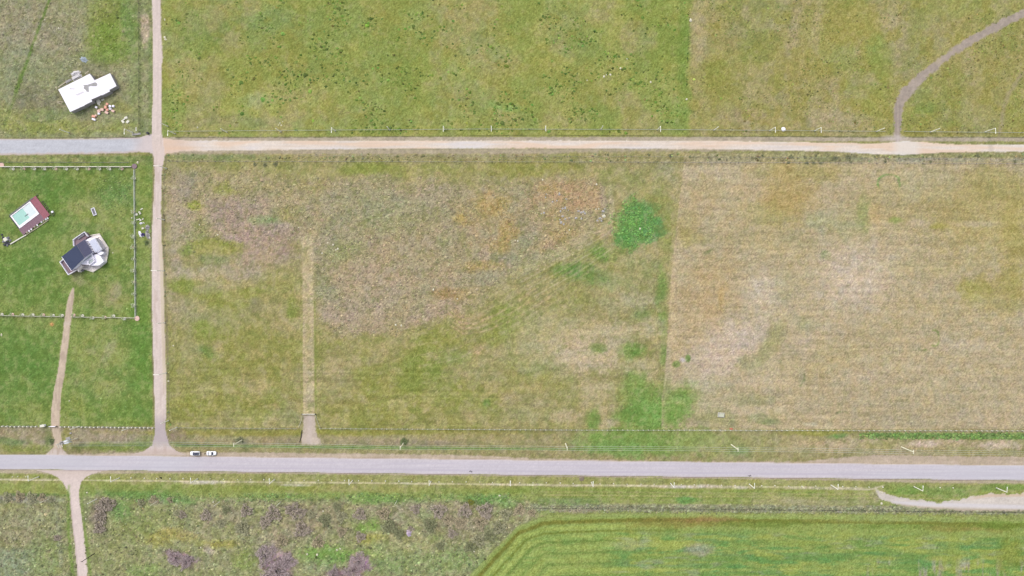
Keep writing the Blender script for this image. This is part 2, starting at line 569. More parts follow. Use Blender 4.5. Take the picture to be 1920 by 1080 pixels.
for q_ in range(5):
    ox, oy = (0, 9, -9, 5, -5)[q_], (0, 6, -6, -9, 9)[q_]
    reed[s_] += poly_mask(XW[s_] + ox, YW[s_] + oy + FR[s_] * 6, poly) / 5.0
paint(reed, (166, 151, 118), .8)
setv(CL, reed, .1)
paint(reed * sm(.0, .35, MO3), (174, 152, 134), .6)
paint(reed * sm(0, .35, MO) * sm(800, 900, XW), (176, 148, 100), .45)
paint(reed * sm(.1, .4, -MO2), (140, 148, 112), .5)
paint(mf * (1 - reed) * sm(.05, .4, MO2), (176, 162, 120), .4)
paint(mf * (1 - reed) * sm(.05, .4, -MO), (140, 148, 70), .4)
blobs([
    (720, 302, 420, 10, (156, 148, 108), .6), (400, 296, 90, 7, (122, 142, 92), .65), (640, 312, 330, 12, (152, 152, 84), .5), (560, 330, 60, 12, (150, 150, 84), .4),
    (1000, 318, 110, 14, (152, 150, 68), .6), (770, 320, 70, 12, (146, 152, 72), .5), (1090, 326, 40, 10, (172, 158, 106), .6), (680, 315, 40, 12, (138, 152, 60), .6), (860, 332, 50, 8, (158, 154, 96), .5),
    (325, 470, 14, 110, (172, 158, 132), .8), (345, 356, 17, 20, (152, 142, 130), .6), (362, 385, 16, 7, (146, 154, 50), .85), (345, 398, 14, 6, (168, 154, 130), .6), (450, 350, 60, 22, (156, 152, 92), .5),
    (425, 355, 14, 14, (140, 152, 60), .55), (590, 350, 40, 10, (162, 148, 92), .5), (540, 370, 40, 22, (162, 152, 106), .5), (420, 400, 40, 20, (164, 146, 128), .7), (460, 395, 60, 26, (166, 146, 130), .6), (480, 455, 70, 50, (172, 148, 136), .8),
    (440, 500, 40, 22, (172, 156, 132), .6), (535, 400, 30, 14, (158, 152, 84), .45), (495, 412, 28, 9, (130, 156, 96), .6), (370, 430, 24, 30, (142, 148, 88), .55), (385, 462, 44, 14, (146, 152, 62), .8), (430, 465, 22, 12, (142, 150, 54), .7),
    (350, 468, 18, 12, (128, 148, 76), .6), (400, 487, 30, 10, (124, 145, 84), .5), (375, 512, 55, 14, (178, 166, 140), .75), (470, 512, 40, 14, (176, 162, 136), .6), (345, 532, 28, 14, (136, 150, 58), .8), (420, 560, 60, 22, (142, 150, 64), .7),
    (400, 540, 40, 10, (168, 162, 126), .5), (520, 530, 40, 28, (156, 154, 84), .6), (470, 548, 26, 9, (136, 152, 52), .6), (355, 575, 30, 20, (170, 160, 128), .6), (375, 610, 34, 26, (158, 158, 112), .55), (382, 622, 18, 18, (132, 150, 50), .7),
    (430, 598, 34, 24, (164, 162, 120), .55), (392, 661, 22, 10, (98, 138, 72), .85, 25), (340, 640, 18, 26, (152, 150, 84), .5), (360, 660, 20, 24, (168, 160, 120), .5), (483, 575, 16, 12, (136, 130, 110), .75), (500, 560, 60, 30, (160, 154, 96), .4),
    (548, 580, 10, 26, (134, 150, 62), .6), (470, 650, 80, 44, (160, 152, 84), .55), (500, 690, 60, 28, (158, 150, 82), .5), (460, 722, 60, 14, (172, 156, 112), .55), (400, 720, 60, 16, (168, 154, 104), .4), (420, 750, 90, 22, (146, 148, 66), .55),
    (510, 764, 12, 7, (184, 160, 118), .8), (490, 785, 40, 12, (166, 162, 112), .5), (360, 770, 40, 26, (152, 150, 66), .55), (545, 785, 20, 14, (150, 156, 112), .5), (420, 790, 60, 8, (160, 154, 96), .4),
    (690, 385, 90, 40, (152, 152, 114), .55), (640, 440, 44, 30, (150, 148, 116), .5), (650, 470, 40, 20, (136, 148, 86), .6), (800, 390, 90, 34, (154, 150, 114), .5), (730, 420, 60, 18, (150, 150, 104), .5), (720, 510, 100, 46, (172, 152, 124), .7), (600, 500, 14, 34, (150, 146, 112), .5),
    (640, 600, 55, 30, (170, 150, 128), .7), (690, 560, 60, 30, (166, 152, 128), .5), (800, 480, 80, 34, (162, 150, 112), .5), (610, 540, 24, 26, (142, 150, 110), .5), (740, 620, 50, 18, (166, 150, 108), .5),
    (895, 400, 46, 30, (168, 146, 98), .5), (955, 432, 16, 26, (182, 150, 84), .9, 14), (940, 460, 20, 16, (174, 150, 98), .8), (870, 415, 20, 9, (178, 152, 92), .65, 20), (925, 382, 26, 20, (180, 148, 80), .6), (865, 408, 8, 5, (190, 160, 60), .5),
    (1055, 368, 60, 26, (178, 148, 112), .85), (1030, 358, 24, 10, (176, 152, 92), .6), (1090, 382, 36, 16, (180, 150, 112), .7), (1010, 400, 50, 18, (166, 148, 110), .6), (980, 420, 40, 20, (164, 146, 110), .5), (1060, 440, 40, 14, (174, 150, 98), .6),
    (845, 548, 30, 12, (164, 134, 80), .7), (905, 500, 40, 10, (176, 148, 84), .6), (1128, 372, 10, 22, (164, 150, 128), .6), (900, 520, 50, 14, (152, 148, 120), .5),
    (1145, 378, 5, 40, (186, 174, 138), .6), (1180, 340, 50, 26, (156, 154, 98), .6), (1155, 330, 30, 14, (140, 148, 78), .5), (1258, 318, 24, 18, (166, 162, 126), .7), (1240, 380, 22, 40, (146, 152, 84), .55), (1250, 440, 14, 36, (142, 152, 80), .6),
    (1060, 468, 76, 13, (178, 166, 128), .7, -26), (1135, 438, 20, 10, (190, 164, 134), .85, -20), (990, 500, 60, 10, (168, 162, 116), .6, -26), (1095, 512, 52, 16, (112, 143, 76), .85, 8), (1128, 475, 20, 15, (116, 148, 68), .85), (1060, 505, 22, 12, (110, 144, 70), .6),
    (1150, 530, 30, 12, (124, 146, 82), .55), (1170, 560, 60, 26, (156, 158, 108), .45), (1200, 500, 36, 26, (142, 154, 96), .6), (1195, 563, 40, 12, (182, 172, 142), .6), (1205, 590, 20, 12, (128, 148, 90), .6), (1243, 560, 9, 70, (118, 148, 72), .75), (1244, 660, 7, 22, (122, 150, 76), .7),
    (930, 560, 60, 22, (162, 154, 104), .5), (880, 605, 34, 10, (188, 158, 116), .65, -20), (860, 590, 26, 12, (186, 156, 118), .5, 20), (892, 655, 13, 9, (196, 164, 136), .9), (880, 640, 40, 14, (164, 156, 96), .4), (955, 600, 34, 34, (136, 150, 66), .75), (925, 632, 26, 14, (140, 150, 68), .6),
    (810, 640, 50, 24, (146, 150, 68), .7, -14), (790, 690, 46, 34, (132, 149, 58), .75), (775, 720, 26, 20, (112, 142, 54), .6), (850, 670, 30, 14, (136, 152, 84), .6), (700, 650, 60, 22, (164, 156, 96), .5), (650, 690, 40, 18, (178, 158, 122), .45), (630, 620, 30, 20, (168, 156, 110), .5), (740, 740, 70, 40, (148, 150, 70), .6), (690, 780, 100, 18, (140, 144, 64), .6),
    (860, 740, 80, 30, (140, 148, 70), .5), (930, 720, 60, 22, (172, 158, 100), .45), (900, 700, 50, 18, (160, 156, 110), .5), (1000, 715, 40, 18, (156, 154, 84), .4), (830, 780, 60, 12, (168, 150, 104), .5), (915, 755, 8, 8, (104, 136, 66), .8),
    (1070, 640, 100, 52, (188, 172, 138), .7), (1100, 665, 60, 28, (198, 178, 150), .75), (1010, 610, 40, 26, (172, 166, 116), .5), (980, 660, 50, 24, (172, 166, 120), .5), (1185, 656, 24, 17, (116, 150, 68), .9), (1120, 652, 14, 9, (128, 150, 80), .75),
    (1222, 615, 24, 18, (190, 176, 148), .65), (1160, 620, 30, 14, (190, 176, 144), .6), (1205, 690, 34, 18, (182, 174, 138), .6), (1020, 690, 40, 12, (150, 156, 104), .5), (960, 745, 24, 8, (182, 166, 128), .6), (1040, 755, 40, 20, (166, 158, 112), .5), (1065, 775, 34, 14, (192, 174, 140), .75), (990, 775, 50, 14, (154, 156, 106), .5), (1120, 730, 34, 18, (182, 168, 130), .6),
    (1150, 765, 24, 9, (184, 166, 128), .6), (1115, 785, 14, 20, (116, 150, 68), .85), (1212, 752, 40, 30, (116, 150, 70), .9, 0, .8), (1222, 775, 44, 22, (122, 168, 74), .85), (1178, 778, 26, 14, (110, 150, 64), .75), (1195, 720, 22, 22, (120, 154, 72), .6), (1240, 795, 60, 12, (112, 154, 66), .7),
    (1140, 795, 16, 9, (188, 172, 140), .7), (650, 760, 60, 10, (160, 154, 84), .4),
])
paint(mf * (1 - reed) * sm(560, 640, Y + N1 * 20) * sm(1010, 900, XW) * sm(-.05, .25, MO2), (138, 144, 66), .5)
paint(mf * (1 - reed) * sm(.05, .3, MO3), (184, 168, 122), .4)
# the lush green hollow
blobs([(1196, 412, 33, 32, (102, 150, 78), 1.0, 0, .45), (1180, 444, 27, 24, (100, 147, 76), 1.0, 0, .45), (1218, 436, 22, 22, (102, 148, 84), .9, 0, .35), (1200, 392, 26, 14, (104, 150, 86), .6)])
# combed hay lines curving through the middle
for k in range(9):
    o_ = k * 9.5
    line([(760 + o_ * .4, 620 + o_, .4), (830 + o_ * .5, 612 + o_ * .9, .4), (880 + o_ * .5, 590 + o_ * .8, .4), (960 + o_ * .5, 545 + o_ * .7, .4), (1110 + o_ * .2, 455 + o_, .4)], (192, 176, 136) if k % 2 else (130, 138, 66), .5, 2.4, 1.6)
for k in range(7):
    o_ = k * 6.5
    line([(838 + o_ * .2, 578 + o_, 1), (860 + o_ * .3, 600 + o_ * .8, 1.3), (885 + o_ * .6, 604 + o_ * .55, 1.3), (925 + o_, 586 + o_ * .5, 1), (1000 + o_, 536 + o_ * .65, .8)], (204, 174, 142) if k % 2 else (134, 138, 74), .5, 2.4, 1.4)
for k in range(7):
    line([(970 + k * 6, 522 + k * 7, .8), (1050 + k * 6, 478 + k * 7, 1), (1136 + k * 2, 432 + k * 7, .8)], (200, 186, 152) if k % 2 else (136, 138, 98), .6, 2.0, 1.0)
# stubble row lines
m = sm(2, -2, X - stub_x) * mf * sm(640, 700, YW)
setv(ST, m, .055)
setv(ST, mf * sm(1000, 1080, XW) * sm(500, 560, Y), .04)
# track through the field, mown strip
# ---- stubble field
sf = sm(-1, 1, X - stub_x + EDGE * .5) * sm(286, 289, Y + EDGE) * sm(809, 806, Y)
paint(sf, (182, 166, 130))
setv(ST, sf, .04)
setv(CL, sf, .05)
paint(sf * rect(1200, 4000, 287, 304, 2, 1), (158, 150, 112), .85)
setv(CL, rect(320, 4000, 287, 303, 1.5, 1) * sm(1150, 1350, X), .17)
blobs([
    (1640, 292, 300, 6, (154, 150, 104), .6), (1760, 300, 200, 4, (172, 164, 146), .6), (1560, 298, 60, 5, (120, 128, 80), .4), (1700, 290, 50, 4, (134, 142, 92), .5), (1850, 291, 60, 3, (132, 142, 84), .6),
    (1340, 325, 60, 22, (186, 172, 140), .6), (1500, 322, 90, 16, (168, 156, 92), .6), (1480, 365, 50, 46, (174, 152, 90), .65), (1460, 380, 40, 14, (180, 152, 88), .5), (1430, 402, 50, 22, (160, 154, 92), .55), (1400, 360, 40, 12, (184, 160, 120), .5),
    (1290, 420, 16, 34, (164, 156, 96), .6), (1370, 400, 50, 40, (182, 166, 126), .5), (1300, 445, 30, 14, (166, 156, 94), .5), (1330, 350, 30, 20, (176, 160, 112), .5), (1450, 450, 80, 26, (176, 162, 114), .5), (1540, 412, 26, 16, (160, 164, 122), .6), (1545, 440, 14, 30, (184, 172, 140), .5),
    (1335, 545, 46, 60, (188, 162, 118), .6), (1300, 600, 40, 60, (188, 164, 122), .5), (1352, 560, 6, 20, (184, 154, 88), .5), (1262, 590, 5, 160, (198, 176, 136), .6), (1350, 500, 60, 20, (182, 164, 120), .4), (1328, 472, 10, 4, (136, 142, 96), .7, -30), (1550, 478, 8, 8, (122, 142, 80), .8),
    (1600, 525, 64, 62, (200, 182, 160), .75), (1660, 490, 40, 20, (192, 178, 150), .5), (1430, 545, 34, 40, (198, 182, 160), .7), (1470, 530, 30, 20, (176, 170, 130), .4), (1465, 558, 16, 10, (152, 154, 116), .6), (1370, 655, 80, 46, (202, 182, 162), .75, -32), (1450, 590, 50, 40, (188, 172, 140), .4),
    (1445, 640, 16, 46, (162, 158, 106), .7, 28), (1408, 682, 30, 16, (160, 158, 112), .6, -20), (1510, 605, 18, 14, (152, 156, 116), .65), (1515, 650, 24, 30, (196, 178, 158), .5), (1560, 610, 60, 40, (186, 170, 138), .4), (1500, 700, 60, 20, (184, 168, 128), .4), (1410, 750, 40, 12, (152, 154, 110), .6), (1440, 715, 50, 14, (192, 176, 146), .5),
    (1330, 735, 50, 30, (176, 170, 134), .5), (1345, 782, 44, 16, (154, 154, 104), .65), (1300, 720, 30, 10, (186, 180, 152), .5), (1292, 745, 18, 30, (124, 152, 74), .6), (1290, 672, 5, 6, (116, 142, 74), .9, 0, .3), (1269, 682, 8, 6, (128, 148, 82), .9, 0, .3), (1281, 675, 5, 4, (200, 190, 196), .6),
    (1264, 768, 26, 30, (112, 156, 62), .85), (1250, 730, 16, 20, (130, 152, 84), .4), (1425, 785, 30, 8, (150, 154, 108), .6), (1440, 792, 20, 5, (132, 146, 92), .6), (1395, 770, 30, 12, (192, 178, 150), .5), (1520, 795, 14, 4, (196, 190, 166), .6), (1700, 380, 100, 50, (172, 158, 106), .5), (1850, 400, 100, 80, (170, 156, 92), .6), (1880, 350, 60, 30, (162, 154, 92), .5),
    (1740, 345, 60, 24, (176, 168, 130), .5), (1720, 420, 20, 8, (190, 172, 146), .6), (1830, 420, 40, 6, (190, 174, 142), .55), (1640, 400, 24, 16, (186, 158, 106), .5), (1618, 400, 12, 28, (146, 156, 96), .65), (1680, 412, 12, 6, (132, 152, 74), .6), (1760, 425, 14, 6, (154, 150, 58), .6), (1590, 420, 30, 30, (164, 162, 114), .5),
    (1830, 540, 30, 18, (160, 154, 72), .7), (1900, 530, 24, 30, (164, 154, 76), .7), (1880, 560, 60, 24, (170, 160, 92), .5), (1790, 500, 120, 20, (172, 160, 112), .4), (1850, 620, 100, 24, (180, 164, 124), .5), (1800, 645, 60, 14, (192, 176, 148), .5), (1780, 580, 80, 20, (178, 162, 116), .4), (1650, 620, 60, 30, (180, 164, 120), .4),
    (1700, 720, 80, 20, (186, 170, 136), .5), (1620, 710, 40, 14, (192, 174, 146), .5), (1760, 740, 160, 30, (180, 166, 132), .5), (1700, 780, 120, 20, (172, 160, 128), .5), (1850, 785, 80, 16, (180, 164, 134), .5), (1905, 440, 30, 60, (168, 156, 74), .5), (1560, 670, 60, 30, (178, 162, 112), .4), (1300, 390, 20, 40, (180, 160, 120), .5),
])
# green rings and short marks in the stubble
for (cx, cy, rx, ry, a0, a1, c_) in ((1667, 344, 22, 17, 150, 330, (108, 152, 74)), (1667, 346, 20, 14, -30, 20, (126, 154, 84)), (1752, 634, 9, 15, -110, 110, (118, 138, 72)), (1729, 654, 7, 3, 20, 200, (116, 138, 70)), (1580, 776, 10, 4, 190, 350, (126, 132, 94)),
                                     (1490, 706, 18, 22, -10, 60, (130, 138, 88))):
    pts = [(cx + rx * math.cos(math.radians(a)), cy + ry * math.sin(math.radians(a)), .9) for a in np.linspace(a0, a1, 10)]
    line(pts, c_, .75, 1.8, 1.6)
line([(1452, 676, .6), (1465, 677, .6)], (130, 134, 90), .8, 1.2)
# mown strip through the middle field
s_, m = line([(577, 450, 10), (577.5, 560, 11), (578, 700, 11.5), (579, 777, 11)], (192, 175, 138), .9, 2.0, 1.8)
blobs([(577, 640, 5, 40, (174, 162, 112), .5), (578, 760, 7, 10, (168, 160, 110), .5), (577, 480, 8, 20, (176, 164, 112), .5)])
line([(566, 560, .8), (567, 770, .8)], (136, 146, 66), .5, 1.5, .8)
line([(590, 560, 1), (592, 770, 1)], (128, 146, 62), .6, 1.8, .9)
# ---- verge north of the main road
vg = sm(306, 312, X + EDGE) * sm(803.5, 806.5, Y) * sm(1, -1, Y - road_t)
paint(vg, (158, 150, 104))
setv(CL, vg, .08)
blobs([
    (620, 811, 330, 5, (152, 150, 62), .75), (420, 812, 90, 5, (156, 146, 78), .6), (620, 826, 330, 6, (164, 150, 118), .7), (880, 820, 90, 9, (166, 152, 102), .6), (780, 832, 100, 5, (150, 138, 118), .6), (960, 835, 60, 6, (156, 148, 102), .5), (520, 829, 60, 5, (162, 146, 118), .5),
    (1060, 822, 26, 14, (168, 154, 110), .6), (1210, 828, 120, 26, (124, 157, 72), .9), (1150, 840, 60, 14, (122, 160, 84), .6), (1120, 815, 20, 10, (116, 158, 66), .7), (1320, 830, 60, 22, (148, 160, 92), .7), (1400, 835, 70, 22, (160, 160, 106), .7), (1385, 845, 20, 10, (118, 150, 90), .5), (1485, 830, 40, 20, (172, 160, 120), .6),
    (1530, 811, 60, 5, (158, 156, 68), .7), (1572, 818, 14, 5, (106, 146, 74), .85), (1560, 832, 50, 6, (196, 170, 142), .6), (1700, 838, 180, 14, (178, 162, 126), .8), (1740, 833, 26, 7, (206, 184, 172), .85), (1870, 835, 36, 8, (204, 184, 168), .85), (1640, 826, 30, 5, (196, 176, 152), .6), (1800, 828, 30, 4, (192, 172, 152), .6), (1570, 840, 40, 6, (190, 170, 140), .6), (1650, 832, 30, 10, (160, 156, 92), .5), (1620, 845, 30, 8, (168, 158, 120), .5), (1800, 845, 60, 8, (160, 154, 98), .5),
    (330, 816, 12, 12, (146, 128, 116), .7), (340, 832, 30, 5, (126, 138, 88), .6), (450, 826, 12, 6, (98, 106, 84), .6), (760, 829, 8, 6, (92, 106, 66), .5), (360, 846, 60, 5, (158, 146, 96), .6),
])
s_, m = line([(1612, 813, 1), (1660, 816, 4), (1800, 817, 5), (1925, 819, 5.5), (2400, 822, 6)], (112, 144, 76), .85, 2, 1.2)
CL[s_] += m * .15
line([(150, 834, 1), (285, 836, 1.5)], (96, 116, 66), .5, 1.6, .5)
line([(330, 835, 1.5), (420, 836, 2), (700, 839, 3), (880, 841, 2), (1100, 842, 1.5)], (106, 146, 66), .7, 2.2, .8)
line([(340, 834, .5), (400, 834, 1)], (88, 84, 86), .7, 1.2, .5)
line([(340, 806, .4), (560, 807.5, .4), (640, 808, .4), (1000, 807.5, .4)], (124, 128, 58), .55, 1.3, .4)
line([(1270, 805.5, .8), (1345, 807, .9), (1420, 808, .5)], (206, 200, 176), .7, 1.3, 1.0)
# ---- south of the main road
sv = sm(-1, 1, Y - road_b) * 1.0
paint(sv, (156, 156, 96))
setv(CL, sv, .07)
m = sm(918, 934, Y + EDGE * 2) * sm(1020, 985, XW)
paint(m, (146, 148, 104))
setv(CL, m, .2)
gl = 899 + 16 * X / 1640
paint(sm(5, 10, Y - gl) * sm(34, 24, Y - gl), (142, 156, 80), .75)
blobs([
    (60, 893, 60, 3, (136, 150, 68), .6), (60, 915, 70, 10, (150, 158, 84), .8), (200, 905, 40, 10, (140, 154, 70), .6), (300, 916, 90, 9, (136, 152, 74), .7), (255, 928, 80, 8, (108, 146, 76), .8), (330, 938, 40, 7, (104, 142, 76), .7), (520, 915, 130, 6, (142, 152, 66), .7),
    (560, 930, 90, 6, (126, 152, 78), .5), (640, 918, 60, 6, (170, 158, 108), .5), (700, 935, 60, 10, (116, 152, 74), .7), (780, 942, 40, 7, (112, 146, 80), .5), (850, 932, 60, 7, (126, 150, 84), .5), (920, 938, 40, 9, (106, 150, 78), .75), (960, 948, 40, 8, (116, 152, 82), .6), (1000, 920, 100, 6, (134, 156, 62), .7),
    (740, 918, 60, 5, (168, 160, 100), .5), (890, 915, 60, 4, (158, 158, 92), .4), (40, 960, 60, 26, (150, 146, 112), .5), (30, 935, 60, 8, (146, 140, 132), .8), (90, 938, 26, 6, (138, 140, 126), .6), (70, 928, 60, 3, (92, 120, 66), .7), (50, 1000, 60, 20, (156, 146, 116), .6), (30, 1060, 50, 30, (134, 148, 122), .7), (90, 1040, 40, 40, (134, 150, 92), .6),
    (112, 1010, 5, 70, (158, 160, 132), .6, -6), (20, 950, 20, 8, (160, 156, 88), .5), (60, 965, 30, 20, (150, 148, 110), .5), (108, 1008, 12, 4, (120, 106, 100), .6), (190, 965, 18, 30, (140, 120, 112), .65), (290, 940, 14, 9, (150, 150, 144), .7), (265, 980, 50, 40, (138, 150, 84), .6), (230, 960, 16, 18, (108, 148, 78), .6), (230, 1040, 60, 40, (146, 150, 100), .5),
    (300, 1010, 30, 16, (164, 156, 76), .65), (325, 1000, 20, 12, (176, 158, 84), .5), (270, 1070, 30, 14, (128, 156, 84), .6), (410, 1020, 34, 8, (156, 148, 62), .65), (350, 1008, 24, 10, (172, 156, 84), .5), (395, 1033, 14, 8, (188, 170, 158), .7, 30), (460, 1052, 26, 20, (134, 152, 72), .65), (410, 1052, 34, 12, (152, 152, 116), .5),
    (620, 1040, 60, 18, (114, 160, 64), .8), (700, 1010, 30, 10, (168, 158, 66), .6), (690, 985, 22, 12, (122, 164, 62), .75), (700, 1035, 30, 10, (150, 158, 80), .5), (730, 1045, 50, 30, (128, 156, 92), .6), (770, 1020, 60, 22, (162, 158, 112), .6), (540, 990, 60, 24, (156, 152, 112), .5), (560, 975, 40, 16, (160, 148, 114), .5), (580, 985, 26, 8, (184, 164, 132), .6),
    (770, 970, 30, 20, (144, 156, 108), .5), (820, 1000, 20, 12, (120, 154, 74), .6), (850, 1055, 60, 22, (124, 152, 88), .6), (800, 1060, 40, 20, (146, 156, 104), .5), (870, 990, 40, 26, (158, 146, 120), .6), (600, 1060, 40, 14, (138, 150, 116), .5), (480, 1000, 40, 20, (148, 148, 110), .5), (520, 1010, 40, 20, (160, 146, 124), .5),
])
brw = sm(938, 948, Y + N2 * 8) * sm(1016, 992, Y + N1 * 16) * sm(330, 400, XW) * sm(2, -8, Y - arc_y) * (X > 180)
paint(brw * sm(-.35, .2, MO3), (158, 146, 120), .7)
# purple heath carpets near the lower edge
blobs([(338, 1048, 26, 15, (146, 118, 132), .95, 15, .3), (520, 1062, 34, 30, (146, 122, 132), .9, -25, .4), (500, 1035, 26, 18, (166, 148, 144), .7), (668, 1056, 20, 24, (156, 126, 142), .95, 15, .3), (632, 1076, 28, 8, (130, 104, 116), .8), (645, 1090, 40, 14, (150, 122, 134), .8)])
# sandy footpath beside the marker stones
wl = fbm(X, Y, 60, 3, 3) * 1.2
m = sm(2.2, .5, np.abs(Y - gl - wl * .4)) * (0.6 + .4 * sm(-.2, .5, N1)) * sm(1645, 1630, X)
paint(m, (224, 210, 180), .95)
blobs([(380, 905, 40, 3.2, (208, 198, 184), .8), (552, 909, 30, 2.4, (204, 196, 178), .7), (1290, 913, 60, 3.5, (208, 194, 178), .85), (1380, 915, 30, 3, (206, 194, 178), .7), (1060, 911, 40, 2, (200, 186, 160), .6), (1530, 916, 60, 2, (196, 186, 160), .6), (1590, 917, 30, 2.4, (206, 192, 172), .6)])
# verge right half: mown bands and the weedy ditch line
m = sm(985, 1020, XW) * sm(0, 3, Y - gl - 3) * sm(2, -2, Y - arc_y)
paint(m, (146, 156, 88), .9)
for k, (dy, c_) in enumerate(((6, (150, 158, 72)), (9, (134, 154, 66)), (13, (162, 160, 98)), (16, (136, 152, 72)), (19, (176, 170, 110)), (22, (126, 146, 62)), (27, (148, 158, 90)), (31, (136, 152, 78)), (34, (164, 160, 108)))):
    paint(sm(2.2, .5, np.abs(Y - gl - dy - wl)) * sm(1000, 1040, XW) * sm(2, -2, Y - arc_y), c_, .65)
m = sm(975, 1020, XW) * sm(8.5, 5, np.abs(Y - 951 - .006 * (X - 1000) + N2 * 2.5)) * sm(3, -2, Y - arc_y)
paint(m, (150, 150, 122), .8)
setv(CL, m, .22)
blobs([(1290, 938, 20, 6, (104, 156, 84), .8), (1060, 940, 60, 7, (120, 144, 92), .6), (1090, 957, 40, 4, (172, 152, 130), .7), (1480, 940, 70, 8, (172, 158, 122), .7), (1560, 942, 90, 9, (160, 154, 116), .6), (1440, 930, 60, 5, (162, 160, 108), .5), (1600, 926, 60, 5, (168, 162, 110), .5), (1340, 928, 40, 5, (156, 158, 92), .5)])
line([(1030, 949, .4), (1300, 953, .4), (1460, 955, .5), (1600, 956, .4), (1930, 960, .5)], (92, 86, 72), .7, 1.1, .5)
# islands of green by the lay-by
blobs([(1700, 917, 40, 9, (118, 152, 66), .9), (1660, 912, 30, 7, (146, 158, 82), .7), (1780, 921, 40, 10, (130, 154, 82), .8), (1880, 915, 60, 6, (124, 152, 70), .85), (1640, 930, 14, 14, (176, 164, 130), .6)])
# ---- crop field in the south-east corner
cf = sm(-1.5, 1.5, Y - arc_y + EDGE * .6)
paint(cf, (146, 163, 82))
setv(CL, cf, .04)
depth = Y - arc_y
# distance from the field edge, measured along the bend
ed = np.minimum(depth, np.maximum((X - 880) * .72 + (Y - 1080) * .66, -5))
ed = np.where(X > 1150, depth, ed) + N2 * 2
for (d0, wd, c_, a_) in ((3, 3, (156, 166, 98), .7), (13, 5.5, (124, 126, 54), .9), (24, 5, (160, 178, 74), .85), (32, 3, (122, 134, 50), .85), (42, 5, (164, 182, 80), .75), (50, 3.4, (110, 136, 60), .7), (61, 5, (160, 180, 78), .65), (71, 3.4, (112, 140, 64), .6), (82, 5, (160, 178, 78), .6), (92, 3.4, (114, 142, 66), .55), (103, 5, (160, 180, 74), .7), (114, 3.4, (116, 144, 68), .7)):
    fade = 1.0 if d0 < 20 else sm(1330, 1130, XW)
    paint(cf * sm(wd, wd * .3, np.abs(ed - d0)) * fade, c_, a_)
blobs([(1330, 978, 60, 9, (156, 128, 78), .85), (1240, 980, 60, 8, (140, 128, 66), .6), (1420, 982, 120, 6, (118, 138, 54), .7), (1660, 975, 120, 5, (152, 164, 96), .6), (1700, 988, 120, 5, (120, 146, 58), .6), (1810, 990, 80, 6, (148, 132, 72), .6), (1880, 985, 60, 6, (116, 146, 46), .7)])
hz = fbm(X, Y, 70, 4, 2, sy=13)
hz2 = fbm(X, Y, 44, 4, 5, sy=9)
inner = cf * sm(26, 44, ed) * sm(1110, 1180, XW)
hz3 = fbm(X, Y, 150, 4, 0, sy=16)
paint(inner * sm(.02, .35, hz3), (116, 148, 92), .75)
paint(inner * sm(.02, .3, hz), (160, 172, 66), .75)
paint(inner * sm(.02, .35, -hz), (112, 150, 74), .75)
paint(inner * sm(.5, 1, vn(X, Y, 300, 7.5, 2)) , (168, 182, 74), .7)
paint(inner * sm(.5, 1, vn(X, Y, 260, 6.0, 5)) , (112, 146, 72), .6)
paint(inner * sm(.2, .5, hz2), (152, 160, 128), .6)
paint(inner * sm(.15, .45, -hz2), (94, 146, 82), .6)
cfl = cf * sm(20, 40, ed) * sm(1170, 1110, XW)
paint(cfl * sm(0, .5, hz2), (148, 174, 78), .5)
paint(cfl * sm(.1, .5, -hz2), (116, 156, 74), .5)
vz = fbm(X, Y, 9, 3, 4, sy=50)
paint(cf * sm(1560, 1700, XW) * sm(1035, 1065, Y + N2 * 8) * sm(.05, .4, vz), (168, 158, 146), .75)
blobs([(1890, 1040, 20, 40, (132, 144, 50), .6), (1790, 1030, 12, 40, (140, 158, 60), .4), (1310, 1030, 30, 12, (172, 158, 150), .6), (1180, 1020, 40, 9, (160, 162, 130), .5)])

# ---- fine structure of the ground cover
cellA = fbm(X, Y, 6.5, 2, 0)
cellB = fbm(X, Y, 3.6, 2, 4)
ridge = 1 - 2.2 * np.abs(fbm(X * .8 + Y * .6, Y * .8 - X * .6, 7, 2, 3, sy=4.2))
lump = cellA * .3 + cellB * .45 + ridge * .4 * (.4 + reed * .6)
row = vn(X, Y, 80, 3.9, 3) * 2 - 1 + (vn(X, Y, 34, 3.0, 1) * 2 - 1) * .8
inside = ((X > -60) & (X < 1980) & (Y > -60) & (Y < 1140)).astype(np.float32)
lum = 1 + GR * np.clip(WHITE, -2.4, 2.4) * inside + CL * lump * 1.9 + ST * row + .03 * N2  # clump term lightens crowns and darkens gaps: relief shading put into the colour
C *= lum[..., None]
tintn = fbm(X, Y, 12, 3, 5)
tint2 = fbm(X, Y, 4.2, 2, 1)
C[..., 0] *= 1 + .035 * tintn + .025 * tint2
C[..., 2] *= 1 - .05 * tintn + .05 * tint2
land = (Y < 1e9)
Z += (lump * CL * 1.5 + .10 * N2 + .03 * np.clip(WHITE, -2, 2) * inside)

# small flecks: single plants, gaps of straw and soil between them
fl = fbm(X, Y, 8.5, 3, 2)
fl2 = fbm(X, Y, 5.0, 3, 4)
grass = inside * (1 - .55 * lw) * (1 - .72 * cf) * (1 - .55 * sf) * (1 - .25 * nf)
paint(grass * sm(.12, .55, fl), (188, 174, 140), .34)
paint(grass * sm(.1, .5, -fl), (112, 122, 62), .30)
paint(grass * sm(.2, .6, fl2) * (1 - .7 * sf), (150, 162, 92), .25)
paint(lw * sm(.1, .5, fl), (160, 168, 106), .35)
paint(lw * sm(.1, .5, -fl), (92, 122, 52), .35)
# ---- roads and tracks (last, so that they lie over the field colours)
ROADS = []


def road(idx, m, c, zc=0.0, hard=.5):
    """m: 0..1 cover; colours the surface and claims its faces"""
    mm = sm(.12, .88, m)
    paint(mm, (0, 0, 0), 0)
    C[:] = C * (1 - mm[..., None]) + c * mm[..., None]
    Z[:] = Z * (1 - mm) + zc * mm
    RG[m > hard] = idx


